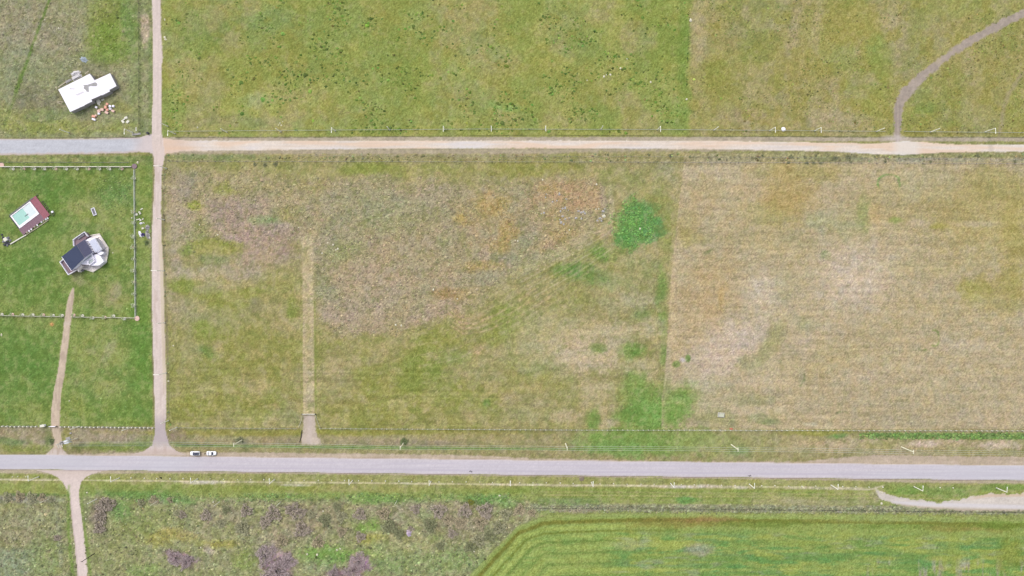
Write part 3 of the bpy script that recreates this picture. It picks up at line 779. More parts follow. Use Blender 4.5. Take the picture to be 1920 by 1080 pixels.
def tex(base, amp=.03, sx=30, sy=2.0, tints=()):
    c = np.empty(X.shape + (3,), dtype=np.float32)
    c[:] = base
    f = 1 + amp * (fbm(X, Y, sx, 3, 2, sy=sy)) + .022 * np.clip(WHITE, -2, 2) * inside + amp * .5 * N3
    return c * f[..., None]


def cmix(c, m, col, a):
    c += (np.asarray(col, dtype=np.float32) - c) * (m * a)[..., None]
    return c


# gravel margins of the north road (part of the verge)
mg = sm(306, 316, X) * sm(1.2, -1.2, Y - 265.0 + EDGE) * sm(-1.5, 1.0, Y - 257.2 - N2 * 1.2 + EDGE * .7)
paint(mg, (188, 172, 156), .8)
C *= (1 + .16 * (mg * lump))[..., None]
mg = sm(306, 316, X) * sm(0, 2, Y - 278) * sm(6, 0, Y - 281 - sm(1150, 1000, X) * 5 + EDGE * 2.2)
paint(mg, (182, 166, 148), .75)
C *= (1 + .16 * (mg * lump))[..., None]
line([(330, 258, .5), (640, 257, .4), (1000, 253.5, .5), (1360, 255.4, .5), (1640, 257, .6), (1930, 257.4, .6)], (96, 96, 66), .75, 1.1, .8)
line([(-40, 259, .5), (280, 257.8, .5)], (108, 100, 96), .7, 1.0, .5)
# north dirt road
yt = np.interp(X, [300, 330, 360, 640, 1000, 1360, 1560, 1640, 1700, 1780, 1920, 2600], [258, 262, 263.5, 264, 263.5, 264.3, 267.5, 269.3, 264, 270.5, 271, 275]).astype(np.float32)
yb = np.interp(X, [300, 318, 345, 400, 640, 760, 1000, 1250, 1360, 1560, 1660, 1700, 1760, 1920, 2600], [292, 287, 283.5, 283, 279.6, 278.5, 277.8, 279.5, 280, 284, 290, 290.5, 286, 284.2, 288]).astype(np.float32)
m = sm(-1.1, 1.1, Y - yt + EDGE * .7) * sm(1.1, -1.1, Y - yb + EDGE * .7) * sm(299, 303, X)
c = tex((234, 218, 204), .035, 60, 3)
bl = fbm(X, Y, 90, 3, 4, sy=9)
cmix(c, sm(0, .4, bl), (238, 206, 180), .75)
cmix(c, sm(0, .45, -bl), (230, 222, 222), .7)
cmix(c, sm(400, 315, X), (230, 196, 172), .8)
for off in (-3.2, 1.6, 4.2):
    cmix(c, sm(.9, .2, np.abs(Y - (yt + yb) / 2 - off - fbm(X, Y, 120, 2, 1) * 2)) * sm(-.3, .3, N1), (218, 196, 178), .45)
cmix(c, sm(34, 12, np.abs(X - 1700)), (232, 224, 216), .7)
cmix(c, sm(6, 2, np.abs(X - 1858 - (Y - 278) * .2)), (206, 190, 176), .6)
road(1, m, c, .06)
# western gravel road
gy0 = np.interp(X, [-50, 200, 262, 286, 300], [260.6, 259.6, 257.8, 250, 240]).astype(np.float32)
gy1 = np.interp(X, [-50, 60, 240, 262, 285, 290, 300], [291.5, 290.5, 287.5, 284, 287, 296, 305]).astype(np.float32)
m = sm(-1, 1, Y - gy0 + EDGE * .4) * sm(1.3, -1.3, Y - gy1 + EDGE * .9) * sm(296, 290, X)
c = tex((203, 202, 209), .04, 30, 3)
cmix(c, sm(1.2, 3.4, Y - gy0) * 0 + sm(3.4, 1.2, Y - gy0), (212, 190, 182), .7)
cmix(c, sm(-5, -1, Y - gy1 + N3 * 2), (206, 184, 172), .8)
cmix(c, sm(235, 275, X + N2 * 10), (222, 204, 200), .85)
road(2, m, c, .06)
# dirt lane running up the picture
lx0 = np.interp(Y, [-2000, 0, 60, 110, 180, 245, 262, 300, 330, 440, 500, 600, 700, 780, 815, 835, 846, 853], [284, 285.4, 286, 287, 286.5, 284.5, 284, 288.5, 290, 284.8, 284, 285.6, 288, 290.5, 290, 285, 270, 240]).astype(np.float32)
lx1 = np.interp(Y, [-2000, 0, 60, 108, 125, 180, 245, 262, 290, 320, 380, 440, 500, 600, 700, 780, 800, 815, 835, 846, 853], [300, 301.4, 302, 305.5, 303.5, 303, 302.5, 306, 309, 304, 302, 303, 306.5, 308.5, 311.5, 311.5, 309.5, 312, 318, 332, 350]).astype(np.float32)
m = sm(-.9, .9, X - lx0 + EDGE * .35) * sm(1.0, -1.0, X - lx1 + EDGE * .6) * sm(854.5, 853, Y)
c = tex((226, 207, 198), .035, 3, 40)
cmix(c, sm(.9, .2, np.abs(X - (lx0 + lx1) / 2 - 1.5)), (206, 188, 178), .5)
cmix(c, sm(lx1 - 9, lx1 - 4, X) * sm(420, 470, Y) * sm(760, 700, Y), (218, 200, 172), .75)
cmix(c, sm(330, 300, Y) * sm(255, 290, Y), (228, 206, 196), .6)
cmix(c, sm(770, 800, Y) * sm(845, 825, Y), (186, 172, 176), .75)
cmix(c, sm(838, 846, Y), (210, 188, 178), .7)
cmix(c, sm(.5, .7, vn(X, Y, 4, 22, 5)) * sm(.55, .8, vn(X, Y, 9, 40, 2)), (196, 172, 160), .4)
road(3, m, c, .05)
line([(286, 292, .7), (289, 312, .8), (283, 440, .8), (282.7, 500, .8), (284, 600, .7), (287, 700, .7), (289, 790, .7)], (132, 112, 98), .6, 1.0, .7)
s_, m = line([(312, 292, 1), (307.5, 330, 2), (306.5, 440, 2), (310, 520, 1.5), (312, 600, 1.5), (315, 700, 1.5), (316.5, 780, 1.2)], (134, 124, 102), .6, 2.0, 1.4)
# lane going south
sx0 = np.interp(Y, [878, 884, 889, 895, 903, 920, 934, 972, 1019, 1080, 3000], [40, 78, 96, 108, 117, 127, 131, 134.2, 140, 145.5, 260]).astype(np.float32)
sx1 = np.interp(Y, [878, 884, 889, 895, 903, 920, 934, 972, 1019, 1080, 3000], [240, 190, 172, 160, 152.5, 148.5, 148.4, 153.6, 159.3, 165, 290]).astype(np.float32)
m = sm(-1, 1, X - sx0 + EDGE * .4) * sm(1, -1, X - sx1 + EDGE * .4) * sm(-1, 1, Y - road_b - .5)
c = tex((228, 208, 200), .03, 3, 30)
cmix(c, sm(905, 885, Y), (214, 194, 184), .6)
cmix(c, sm(4, 1, X - sx0) * sm(920, 940, Y), (200, 178, 172), .6)
road(4, m, c, .05)
line([(129, 912, 2), (129, 940, 2.5), (128, 990, 3), (137, 1080, 3)], (112, 146, 58), .6, 2.5, 1.4)
line([(152, 925, 1), (156, 970, 1.5), (163, 1019, 2.5), (170, 1080, 3)], (118, 148, 62), .6, 2.5, 1.4)
RG_keep = RG.copy()
# drive of the house
dx0 = np.interp(Y, [520, 540, 565, 600, 650, 700, 740, 780, 800, 820, 838, 843, 850, 853], [136, 135.5, 126.5, 121, 115, 108.3, 99.5, 95.5, 96.5, 101, 101.5, 96, 88, 86]).astype(np.float32)
dx1 = np.interp(Y, [520, 540, 565, 600, 650, 700, 740, 780, 800, 820, 838, 843, 850, 853], [137, 139, 138, 133, 127.6, 121, 114, 112, 112, 114.6, 115.5, 118, 124, 127]).astype(np.float32)
m = sm(-1.6, 1.0, X - dx0 + EDGE * .8) * sm(1.6, -1.0, X - dx1 + EDGE * .8) * sm(536, 544, Y + EDGE * 2) * sm(853, 852, Y)
c = tex((210, 188, 166), .06, 4, 14)
cmix(c, sm(560, 552, np.abs(Y - 606) * 0 + 556 + np.abs(Y - 606) * .5), (214, 198, 190), .8)
cmix(c, sm(838, 846, Y), (216, 200, 192), .8)
cmix(c, sm(.55, .8, vn(X, Y, 3, 16, 3)), (180, 158, 140), .5)
road(5, m, c, .03)
# earth track in the north-east
tp = [(1935, 18, 9), (1878, 44, 8.5), (1831, 70, 8.8), (1790, 95, 8), (1760, 118, 7.5), (1724, 148, 10), (1696, 176, 11.5), (1685, 200, 9), (1683.5, 237, 8), (1683, 264, 7.5)]
s_ = win(1640, 1990, -40, 290)
d = seg_dist(X[s_], Y[s_], [(2000, -15, 9)] + tp)
m = np.zeros_like(X)
m[s_] = sm(4.5, -4.5, d + 1 + EDGE[s_] * 2.2 + N2[s_] * 2 + FR[s_] * 2)
m *= sm(-1, 1, yt - Y)
c = tex((174, 159, 146), .10, 7, 7)
cmix(c, sm(.5, .8, vn(X, Y, 5, 5, 2)), (180, 162, 148), .6)
cmix(c, sm(14, 4, np.hypot(X - 1757, Y - 112)), (196, 178, 150), .6)
cmix(c, sm(247, 262, Y), (210, 196, 190), .7)
cmix(c, sm(1.5, .4, np.abs(X - 1680)) * sm(180, 205, Y), (144, 128, 124), .5)
cmix(c, sm(1.5, .4, np.abs(X - 1687)) * sm(180, 205, Y), (144, 128, 124), .5)
road(6, m, c, .02)
line([(1925, 130, 3), (1914, 142, 4), (1890, 178, 4), (1881, 207, 3.5), (1875, 246, 3.5), (1872, 262, 3)], (170, 154, 128), .55, 3, 1.4)
blobs([(1683, 258, 26, 5, (206, 192, 184), .7)])
# apron below the field gate
ax0 = np.interp(Y, [770, 776, 800, 820, 834], [569, 569, 569, 566, 564]).astype(np.float32)
ax1 = np.interp(Y, [770, 776, 800, 820, 834], [592, 592, 591, 597, 603]).astype(np.float32)
m = sm(-3, 3, X - ax0 + EDGE * 2.2) * sm(3, -3, X - ax1 + EDGE * 2.2) * sm(774, 783, Y + EDGE * 2) * sm(839, 828, Y + EDGE * 3)
c = tex((204, 186, 170), .08, 5, 9)
cmix(c, sm(8, 2, np.abs(X - 580 - N2 * 4)), (212, 194, 184), .6)
road(7, m, c, .02)
# lay-by in the south-east
ly0 = np.interp(X, [1634, 1650, 1680, 1720, 1760, 1800, 1850, 1920, 2600], [903, 921, 932, 938.5, 941, 936, 926, 925, 925]).astype(np.float32)
ly1 = np.interp(X, [1634, 1650, 1680, 1730, 1800, 1920, 2600], [906, 936, 946.5, 953, 956.5, 958, 962]).astype(np.float32)
m = sm(-2, 2, Y - ly0 + EDGE * 2 + N2 * 3) * sm(2, -2, Y - ly1 + EDGE * 2 + N2 * 2) * sm(1630, 1652, X + N2 * 4)
c = tex((216, 204, 194), .06, 30, 4)
cmix(c, sm(5, 2, np.abs(Y - 944 - (X - 1700) * .03)) * sm(1650, 1680, X), (222, 214, 216), .8)
cmix(c, sm(5, 1, np.abs(Y - ly0 - 3)) * sm(1800, 1850, X), (216, 186, 158), .7)
cmix(c, sm(1650, 1700, X) * sm(-5, -1, Y - ly1), (186, 168, 144), .7)
road(8, m, c, .02)
line([(1600, 917.5, .8), (1632, 918, 1.2), (1660, 909.5, .5)], (214, 200, 172), .8, 1.2, .6)
# shoulders of the main road
shn = np.interp(X, [-100, 90, 125, 300, 420, 700, 900, 1000, 1250, 1500, 1560, 1640, 1920, 3000], [.5, .5, 3, 9, 10, 10.5, 9, 5, 2, 4, 11, 18, 18, 16]).astype(np.float32)
m = sm(0, 3, Y - road_t + shn + EDGE * 1.4) * sm(1, 0, Y - road_t)
mcol = tex((200, 180, 160), .06, 40, 3)
cmix(mcol, sm(0, .5, N2), (188, 168, 146), .6)
cmix(mcol, sm(0, 3.5, 4 - np.abs(Y - road_t + 5)) * sm(-.2, .4, N1), (218, 196, 180), .5)
mm = m * (.85 + .15 * N3)
keep = (RG == 3) | (RG == 5)
mm = np.where(keep, mm * .2, mm)
C[:] = C * (1 - mm[..., None]) + mcol * mm[..., None]
Z *= (1 - m * .8)
shs = np.interp(X, [-100, 60, 100, 180, 260, 330, 500, 1000, 1600, 1700, 3000], [7.5, 8, 8, 7, 5, 4.5, 3.2, 3, 4, 6.5, 6.5]).astype(np.float32)
m = sm(0, 1, Y - road_b) * sm(1.5, -1.5, Y - road_b - shs + EDGE * 1.2)
mcol = tex((192, 174, 156), .06, 40, 2)
mm = np.where(RG == 4, m * .1, m * .75)
C[:] = C * (1 - mm[..., None]) + mcol * mm[..., None]
# main asphalt road
m = sm(-.7, .7, Y - road_t + EDGE * .15) * sm(.7, -.7, Y - road_b + EDGE * .15)
c = tex((213, 203, 209), .026, 120, 3)
q = (Y - road_t) / (road_b - road_t)
cmix(c, sm(.10, .03, np.abs(q - .74)), (200, 190, 202), .7)
cmix(c, sm(.09, .03, np.abs(q - .56)), (204, 196, 206), .5)
cmix(c, sm(.09, .03, np.abs(q - .3)), (206, 197, 208), .5)
cmix(c, sm(.1, .0, q) + sm(.9, 1.0, q), (222, 206, 208), .6)
cmix(c, sm(0, .5, fbm(X, Y, 260, 2, 3, sy=60)), (206, 204, 212), .5)
cmix(c, sm(.62, .74, vn(X, Y, 70, 1.6, 4)) * .8, (196, 188, 198), .35)
road(9, m, c, .12)
line([(-40, 880.3, .2), (500, 885.8, .4), (1000, 891.6, .3), (1920, 901.8, .6), (2400, 907, .5)], (140, 120, 118), .55, .9, .35)
line([(330, 855, .1), (700, 859, .2), (1000, 862, .2)], (150, 130, 120), .35, .8, .6)

g_ = C @ np.array([.3, .59, .11], dtype=np.float32)
wet = np.where(RG == 0, .12, .03)[..., None]
C[:] = C + (g_[..., None] - C) * wet                      # straw and bare soil between the blades take off some green
gz = (RG == 0)[..., None]
ch = C.max(-1) - C.min(-1)
fch = (1 / (1 + np.maximum(0, ch - 62) / 150))[..., None]
C[:] = np.where(gz, g_[..., None] + (C - g_[..., None]) * fch, C)
C[:] = np.where(gz, (C - (152, 150, 98)) * 1.12 + (152, 149, 92), C)
C = np.clip(C, 12, 250)
ALB = alb(C.reshape(-1, 3)).reshape(C.shape).astype(np.float32)
GX, GY = np.meshgrid(AX, AY)

# faces by cover
quad_r = RG[:-1, :-1].copy()
xm = (X[:-1, :-1] + X[1:, 1:]) / 2
ym = (Y[:-1, :-1] + Y[1:, 1:]) / 2
am = (arc_y[:-1, :-1] + arc_y[1:, 1:]) / 2
smx = (stub_x[:-1, :-1] + stub_x[1:, 1:]) / 2
FIELD = np.full(quad_r.shape, 20, dtype=np.int8)            # verges and open ground
FIELD[(ym < 257) & (xm > 303) & (xm < 1295)] = 11
FIELD[(ym < 257) & (xm >= 1295)] = 12
FIELD[(ym < 259) & (xm < 286)] = 13
FIELD[(ym > 292) & (ym < 800) & (xm < 285)] = 14
FIELD[(ym > 301) & (ym < 805) & (xm > 309) & (xm < smx)] = 15
FIELD[(ym > 304) & (ym < 807) & (xm >= smx)] = 16
FIELD[(ym > am)] = 17
FIELD[(ym > 930) & (xm > 150) & (xm < 1000) & (ym <= am)] = 18
FIELD[(ym > 928) & (xm < 140)] = 19
quad_r = np.where(quad_r == 0, FIELD, quad_r)
M_GRASS = tint_mat('grass and weeds', 2.2, .16, amp2=.10, scale2=.7, bump=.25)
M_STUB = tint_mat('cut stubble', 2.4, .14, amp2=.08, stretch=(.35, 1.6, 1), bump=.2)
M_DIRT = tint_mat('compacted dirt', 1.8, .05, amp2=.035, scale2=.5, bump=.12)
M_ASPH = tint_mat('worn pale asphalt', 6.0, .03, amp2=.02, scale2=.25, stretch=(.25, 1, 1), rough=.9)
idx = np.arange(NX * NY, dtype=np.int64).reshape(NY, NX)
allq = np.stack([idx[:-1, :-1], idx[:-1, 1:], idx[1:, 1:], idx[1:, :-1]], -1)
PX3 = np.stack([GX, GY, Z], -1).reshape(-1, 3)
AC = ALB.reshape(-1, 3)
covers = {1: ('dirt_road', M_DIRT), 2: ('gravel_road', M_DIRT), 3: ('dirt_lane', M_DIRT), 4: ('dirt_lane', M_DIRT), 5: ('driveway', M_DIRT), 6: ('earth_track', M_DIRT), 7: ('gate_apron', M_DIRT), 8: ('lay_by', M_DIRT),
          9: ('main_road', M_ASPH), 11: ('grass_field', M_GRASS), 12: ('dry_grass_field', M_GRASS), 13: ('rough_pasture', M_GRASS), 14: ('lawn', M_GRASS), 15: ('meadow', M_GRASS), 16: ('stubble_field', M_STUB),
          17: ('crop_field', M_GRASS), 18: ('scrubland', M_GRASS), 19: ('scrubland', M_GRASS), 20: ('ground', M_GRASS)}
for k, (nm, mt) in covers.items():
    q_ = allq[quad_r == k]
    if len(q_) == 0: continue
    u, inv = np.unique(q_, return_inverse=True)
    me = np_mesh(nm, PX3[u], inv.reshape(q_.shape), mt, AC[u], smooth=True)
    tag(link(nm, me), kind='structure')

# ------------------------------------------------------------------ low plants nobody could count
def at_px(A, px, py):
    i = np.clip(np.searchsorted(PXa, px), 0, NX - 1)
    j = np.clip(np.searchsorted(-PYa, -np.asarray(py)), 0, NY - 1)
    return A[j, i]


def scatter(name, label, cat, dens, n, r0, r1, hh, tint, mixg, seed, win_, var=.14, hue=.05):
    """n low clumps where the density map allows; each is a small uneven mound of its own"""
    g = np.random.default_rng(seed)
    x0, x1, y0, y1 = win_
    px = g.uniform(x0, x1, n * 9)
    py = g.uniform(y0, y1, n * 9)
    ok = (at_px(dens, px, py) > g.random(n * 9)) & (at_px(RG, px, py) == 0)
    px, py = px[ok][:n], py[ok][:n]
    m_ = len(px)
    r = (r0 + (r1 - r0) * g.random(m_) ** 1.8) * np.where(g.random(m_) < .08, 1.5, 1)
    h = r * hh * g.uniform(.7, 1.3, m_)
    cx, cy = (px - 960) * PXM, (540 - py) * PXM
    cz = at_px(Z, px, py)
    k = 7
    a = (np.arange(k) / k * 2 * np.pi)[None] + g.uniform(0, 6, (m_, 1))
    el = g.uniform(.65, 1.0, (m_, 1))
    co = np.zeros((m_, 2 * k + 1, 3), dtype=np.float32)
    for ring, (fr, fz) in enumerate(((1.0, -.05), (.62, .75))):
        rr = r[:, None] * fr * g.uniform(.6, 1.35, (m_, k))
        co[:, ring * k:ring * k + k, 0] = cx[:, None] + rr * np.cos(a)
        co[:, ring * k:ring * k + k, 1] = cy[:, None] + rr * np.sin(a) * el
        co[:, ring * k:ring * k + k, 2] = cz[:, None] + h[:, None] * fz * g.uniform(.5, 1.3, (m_, k))
    co[:, 2 * k] = np.stack([cx, cy, cz + h], -1)
    i = np.arange(k)
    j = (i + 1) % k
    f = np.concatenate([np.stack([i, j, k + j], -1), np.stack([i, k + j, k + i], -1), np.stack([k + i, k + j, np.full(k, 2 * k)], -1)])
    F = (f[None] + (np.arange(m_) * (2 * k + 1))[:, None, None]).reshape(-1, 3)
    base = at_px(C, px, py).astype(np.float64) * (1 - mixg) + np.array(tint) * mixg
    base = base * g.normal(1, var, (m_, 1)).clip(.6, 1.5) * g.normal(1, hue, (m_, 3))
    col = np.repeat(base[:, None], 2 * k + 1, 1) * g.normal(1, .06, (m_, 2 * k + 1, 1))
    me = np_mesh(name, co.reshape(-1, 3), F, M_TUFT, alb(np.clip(col, 5, 245).reshape(-1, 3)))
    return tag(link(name, me), label, cat, kind='stuff')


M_TUFT = tint_mat('tufts of weeds and grass', 5.0, .16, amp2=.08)
dcl = .12 + .88 * sm(-.05, .45, fbm(X, Y, 34, 3, 1))
dcl2 = sm(-.25, .3, fbm(X, Y, 60, 3, 4))
scatter('weed_tufts', 'dark green weed tufts dotted over the north field', 'weeds', nf * sm(-.1, .4, fbm(X, Y, 34, 3, 1)) * (.25 + .75 * sm(-.3, .2, -MO)) * (Y < 250), 2900, .18, .8, .26, (104, 128, 58), .78, 3, (312, 1290, -30, 250))
scatter('weed_tufts', 'small olive weed tufts dotted over the dry field beyond the fence', 'weeds', ne * dcl2 * (Y < 250) * (1 - sm(.1, .3, N1 * 0 + reed)), 3000, .2, .46, .26, (122, 126, 68), .75, 4, (1290, 1960, -30, 250))
scatter('weed_tufts', 'dense rough tussocks of the north-west pasture', 'weeds', nw * sm(285, 150, X) * .8 + nw * .35, 3600, .25, .6, .3, (156, 154, 120), .25, 5, (-30, 285, -30, 256), .07, .015)
scatter('reed_tussocks', 'grey brown reed tussocks covering the rough part of the meadow', 'reeds', reed * (1 - .7 * sm(.2, .6, N1)), 11000, .24, .62, .32, (178, 164, 136), .3, 6, (300, 1180, 300, 660), .06, .012)
hedge = np.maximum(sm(9, 4, np.abs(Y - 294)) * (X > 310) * (.35 + .6 * dcl), sm(3.5, 1.5, np.abs(X - np.interp(Y, [300, 330, 440, 520, 600, 700, 800], [313, 307.5, 307, 311, 313, 316, 318]))) * (Y > 300) * (Y < 800))
scatter('hedgerow_weeds', 'rough dark weeds along the field edges beside the dirt road and lane', 'weeds', hedge.astype(np.float32), 2200, .28, .7, .45, (130, 134, 92), .55, 7, (300, 1960, 283, 805))
scatter('lush_clover', 'bright green leafy clumps filling the wet hollow', 'clover', sm(1.05, .6, np.hypot((X - 1190) / 44, (Y - 424) / 48) + N2 * .5 + N3 * .4), 900, .25, .6, .3, (122, 166, 84), .5, 8, (1130, 1260, 360, 490), .08, .03)
dg = ((Y > 808) & (Y < 823) & (X > 1612)).astype(np.float32) * sm(7, 4, np.abs(Y - 817))
scatter('ditch_weeds', 'green weeds growing along the roadside ditch', 'weeds', dg, 900, .3, .75, .45, (116, 148, 80), .6, 9, (1612, 1960, 806, 826), .1, .03)
ds = sm(928, 940, Y + N2 * 6) * sm(2, -2, Y - arc_y) * sm(1040, 980, XW) * (.5 + .5 * dcl)
scatter('scrub_undergrowth', 'mixed low undergrowth between the shrubs south of the road', 'undergrowth', ds, 9000, .24, .62, .34, (156, 152, 120), .35, 10, (-30, 1060, 925, 1110), .13, .02)
dd = sm(10, 5, np.abs(Y - 952 - .006 * (X - 1000))) * (X > 985)
scatter('ditch_weeds', 'grey green weeds along the ditch above the crop field', 'weeds', dd.astype(np.float32), 2000, .22, .55, .4, (152, 152, 126), .5, 11, (985, 1960, 938, 966), .1, .02)
dgr = ((np.abs(Y - 932) < 8) & (X > 190) & (X < 990)).astype(np.float32) * dcl
scatter('verge_weeds', 'bright green weeds in the damp strip behind the lamp posts', 'weeds', dgr, 900, .25, .7, .35, (130, 154, 94), .5, 12, (190, 990, 922, 942), .08, .03)
ln = sm(1.0, .4, np.abs(X - 1294 + (Y - 30) * .045)) * (Y > 20) * (Y < 175)
scatter('grass_tufts', 'paler rank grass tufts on the round patch and rough parts of the lawn', 'grass', (lw * np.maximum(sm(1.15, .8, np.hypot((X - 212) / 36, (Y - 362) / 40)), .10 * sm(-.1, .4, MO3))).astype(np.float32), 1300, .2, .5, .35, (142, 160, 100), .5, 14, (-20, 285, 305, 798), .1, .02)
scatter('weed_line', 'dark weeds along the old fence line in the north field', 'weeds', ln.astype(np.float32), 55, .2, .5, .4, (104, 122, 62), .8, 13, (1284, 1298, 20, 175))

# ------------------------------------------------------------------ materials of the things
M_CONC = mat('pale concrete', (244, 238, 222), var=.08)
M_CONC2 = mat('grey concrete', (176, 170, 168), var=.14, scale=3)
M_WHITE = mat('white painted masonry', (276, 270, 282), var=.03, rough=.7)
M_ROOFW = mat('white roof screed', (270, 264, 274), var=.03, scale=.35, rough=.7)
M_STAIN = mat('damp stain on the screed', (176, 172, 172), var=.2, scale=1.2)
M_SLATE = mat('dark blue grey roof sheet', (66, 76, 106), var=.06, rough=.6, stretch=(1, 1, 1))
M_SLATE2 = mat('lighter blue grey roof sheet', (94, 94, 122), var=.06, rough=.6)  # same roof sheet in a lighter tone, for the east slope
M_DECKP = mat('mauve paving', (150, 126, 134), var=.14, scale=3)
M_PATIO = mat('cream paving', (266, 254, 248), var=.06, scale=.8)
M_ROOFG = mat('pale blue grey sheet', (222, 224, 242), var=.04, rough=.55)
M_GREY = mat('mid grey', (138, 134, 142), var=.12, scale=3)
M_DARK = mat('dark grey', (70, 70, 78), var=.15, scale=3)
M_BLACK = mat('black rubber and trim', (34, 34, 38), var=.1, scale=4)
M_GLASSD = mat('dark tinted glass', (72, 76, 94), var=.05, rough=.15, spec=.5)
M_GLASSG = mat('grey green balcony glass', (206, 214, 212), var=.05, rough=.2, spec=.5)
M_BOARD = mat('red stained deck board', (176, 112, 122), var=.10, scale=3, island=.06)
M_BOARD2 = mat('mauve weathered deck board', (152, 120, 132), var=.12, scale=3, island=.06)
M_WATER = mat('turquoise pool water', (178, 224, 212), var=.03, scale=.6, rough=.06, spec=.5)
M_POOLW = mat('white pool lining under shallow water', (234, 244, 244), var=.02, rough=.1)
M_COPING = mat('white pool coping', (270, 260, 264), var=.02, rough=.6)
M_BRICK = mat('orange brick', (244, 178, 156), var=.15, scale=5, island=.12)
M_BRICKP = mat('pale pink brick', (238, 200, 186), var=.14, scale=5, island=.1)
M_TARP = mat('blue grey tarpaulin', (168, 178, 190), var=.25, scale=3, rough=.5, bump=.4)
M_SHEET = mat('white building sheets', (228, 222, 224), var=.12, scale=2, bump=.3)
M_PURP = mat('dark purple plastic bag', (78, 66, 122), var=.3, scale=4, rough=.4)
M_WOOD = mat('weathered timber', (196, 184, 160), var=.15, scale=4)
M_DWOOD = mat('dark creosoted timber', (70, 66, 62), var=.15, scale=4)
M_CAR = mat('white car paint', (282, 280, 284), var=.01, rough=.25, spec=.6)
M_LAMPW = mat('white lamp post', (276, 272, 258), var=.02, rough=.4)
M_WIRE = mat('aluminium cable', (196, 200, 186), var=.05, rough=.4)
M_RED = mat('faded red cloth', (226, 120, 104), var=.15, scale=3)
M_STONE = mat('pale field stone', (222, 214, 190), var=.2, scale=2, island=.1, bump=.4)
M_STONEB = mat('brown boulder', (150, 134, 118), var=.2, scale=2, bump=.4)
M_STONEG = mat('grey field stone', (178, 172, 170), var=.22, scale=2, island=.12, bump=.4)
M_LEAF = mat('garden tree leaves', (220, 228, 186), var=.2, scale=2, island=.25)
M_LEAF2 = mat('dark shrub leaves', (140, 156, 104), var=.2, scale=2, island=.3)
M_TWIG = mat('grey purple twigs', (196, 180, 164), var=.15, scale=2, island=.25)
M_TWIG2 = mat('grey green twigs', (186, 182, 146), var=.15, scale=2, island=.3)
M_TWIG3 = mat('dark sage twigs', (160, 162, 122), var=.15, scale=2, island=.3)
M_TWIG4 = mat('straw brown twigs', (200, 184, 152), var=.15, scale=2, island=.3)
M_YEL = mat('yellow green leaves', (150, 152, 62), var=.2, scale=2, island=.3)
M_SKIN = mat('skin', (150, 110, 90))
M_CLOTH = mat('dark blue clothes', (46, 46, 62), var=.1, scale=4)


def V2(px, py, z=0.0):
    p = W(px, py, z)
    return (p.x, p.y)


def P2(pts, z=0.0):
    return [V2(x, y, z) for x, y in pts]


def rock(name, mt, r, parent=None, loc=(0, 0, 0), flat=.55, seed=0, sub=2):
    import bmesh
    bm = bmesh.new()
    bmesh.ops.create_icosphere(bm, subdivisions=sub, radius=r)
    g = random.Random(seed)
    ax, ay = g.uniform(.7, 1.25), g.uniform(.7, 1.2)
    for v in bm.verts:
        k = 1 + g.uniform(-.17, .17)
        v.co = Vector((v.co.x * ax * k, v.co.y * ay * k, max(v.co.z * flat * k, -r * .1)))
    me = bpy.data.meshes.new(name)
    bm.to_mesh(me)
    bm.free()
    me.materials.append(mt)
    return link(name, me, parent, loc)


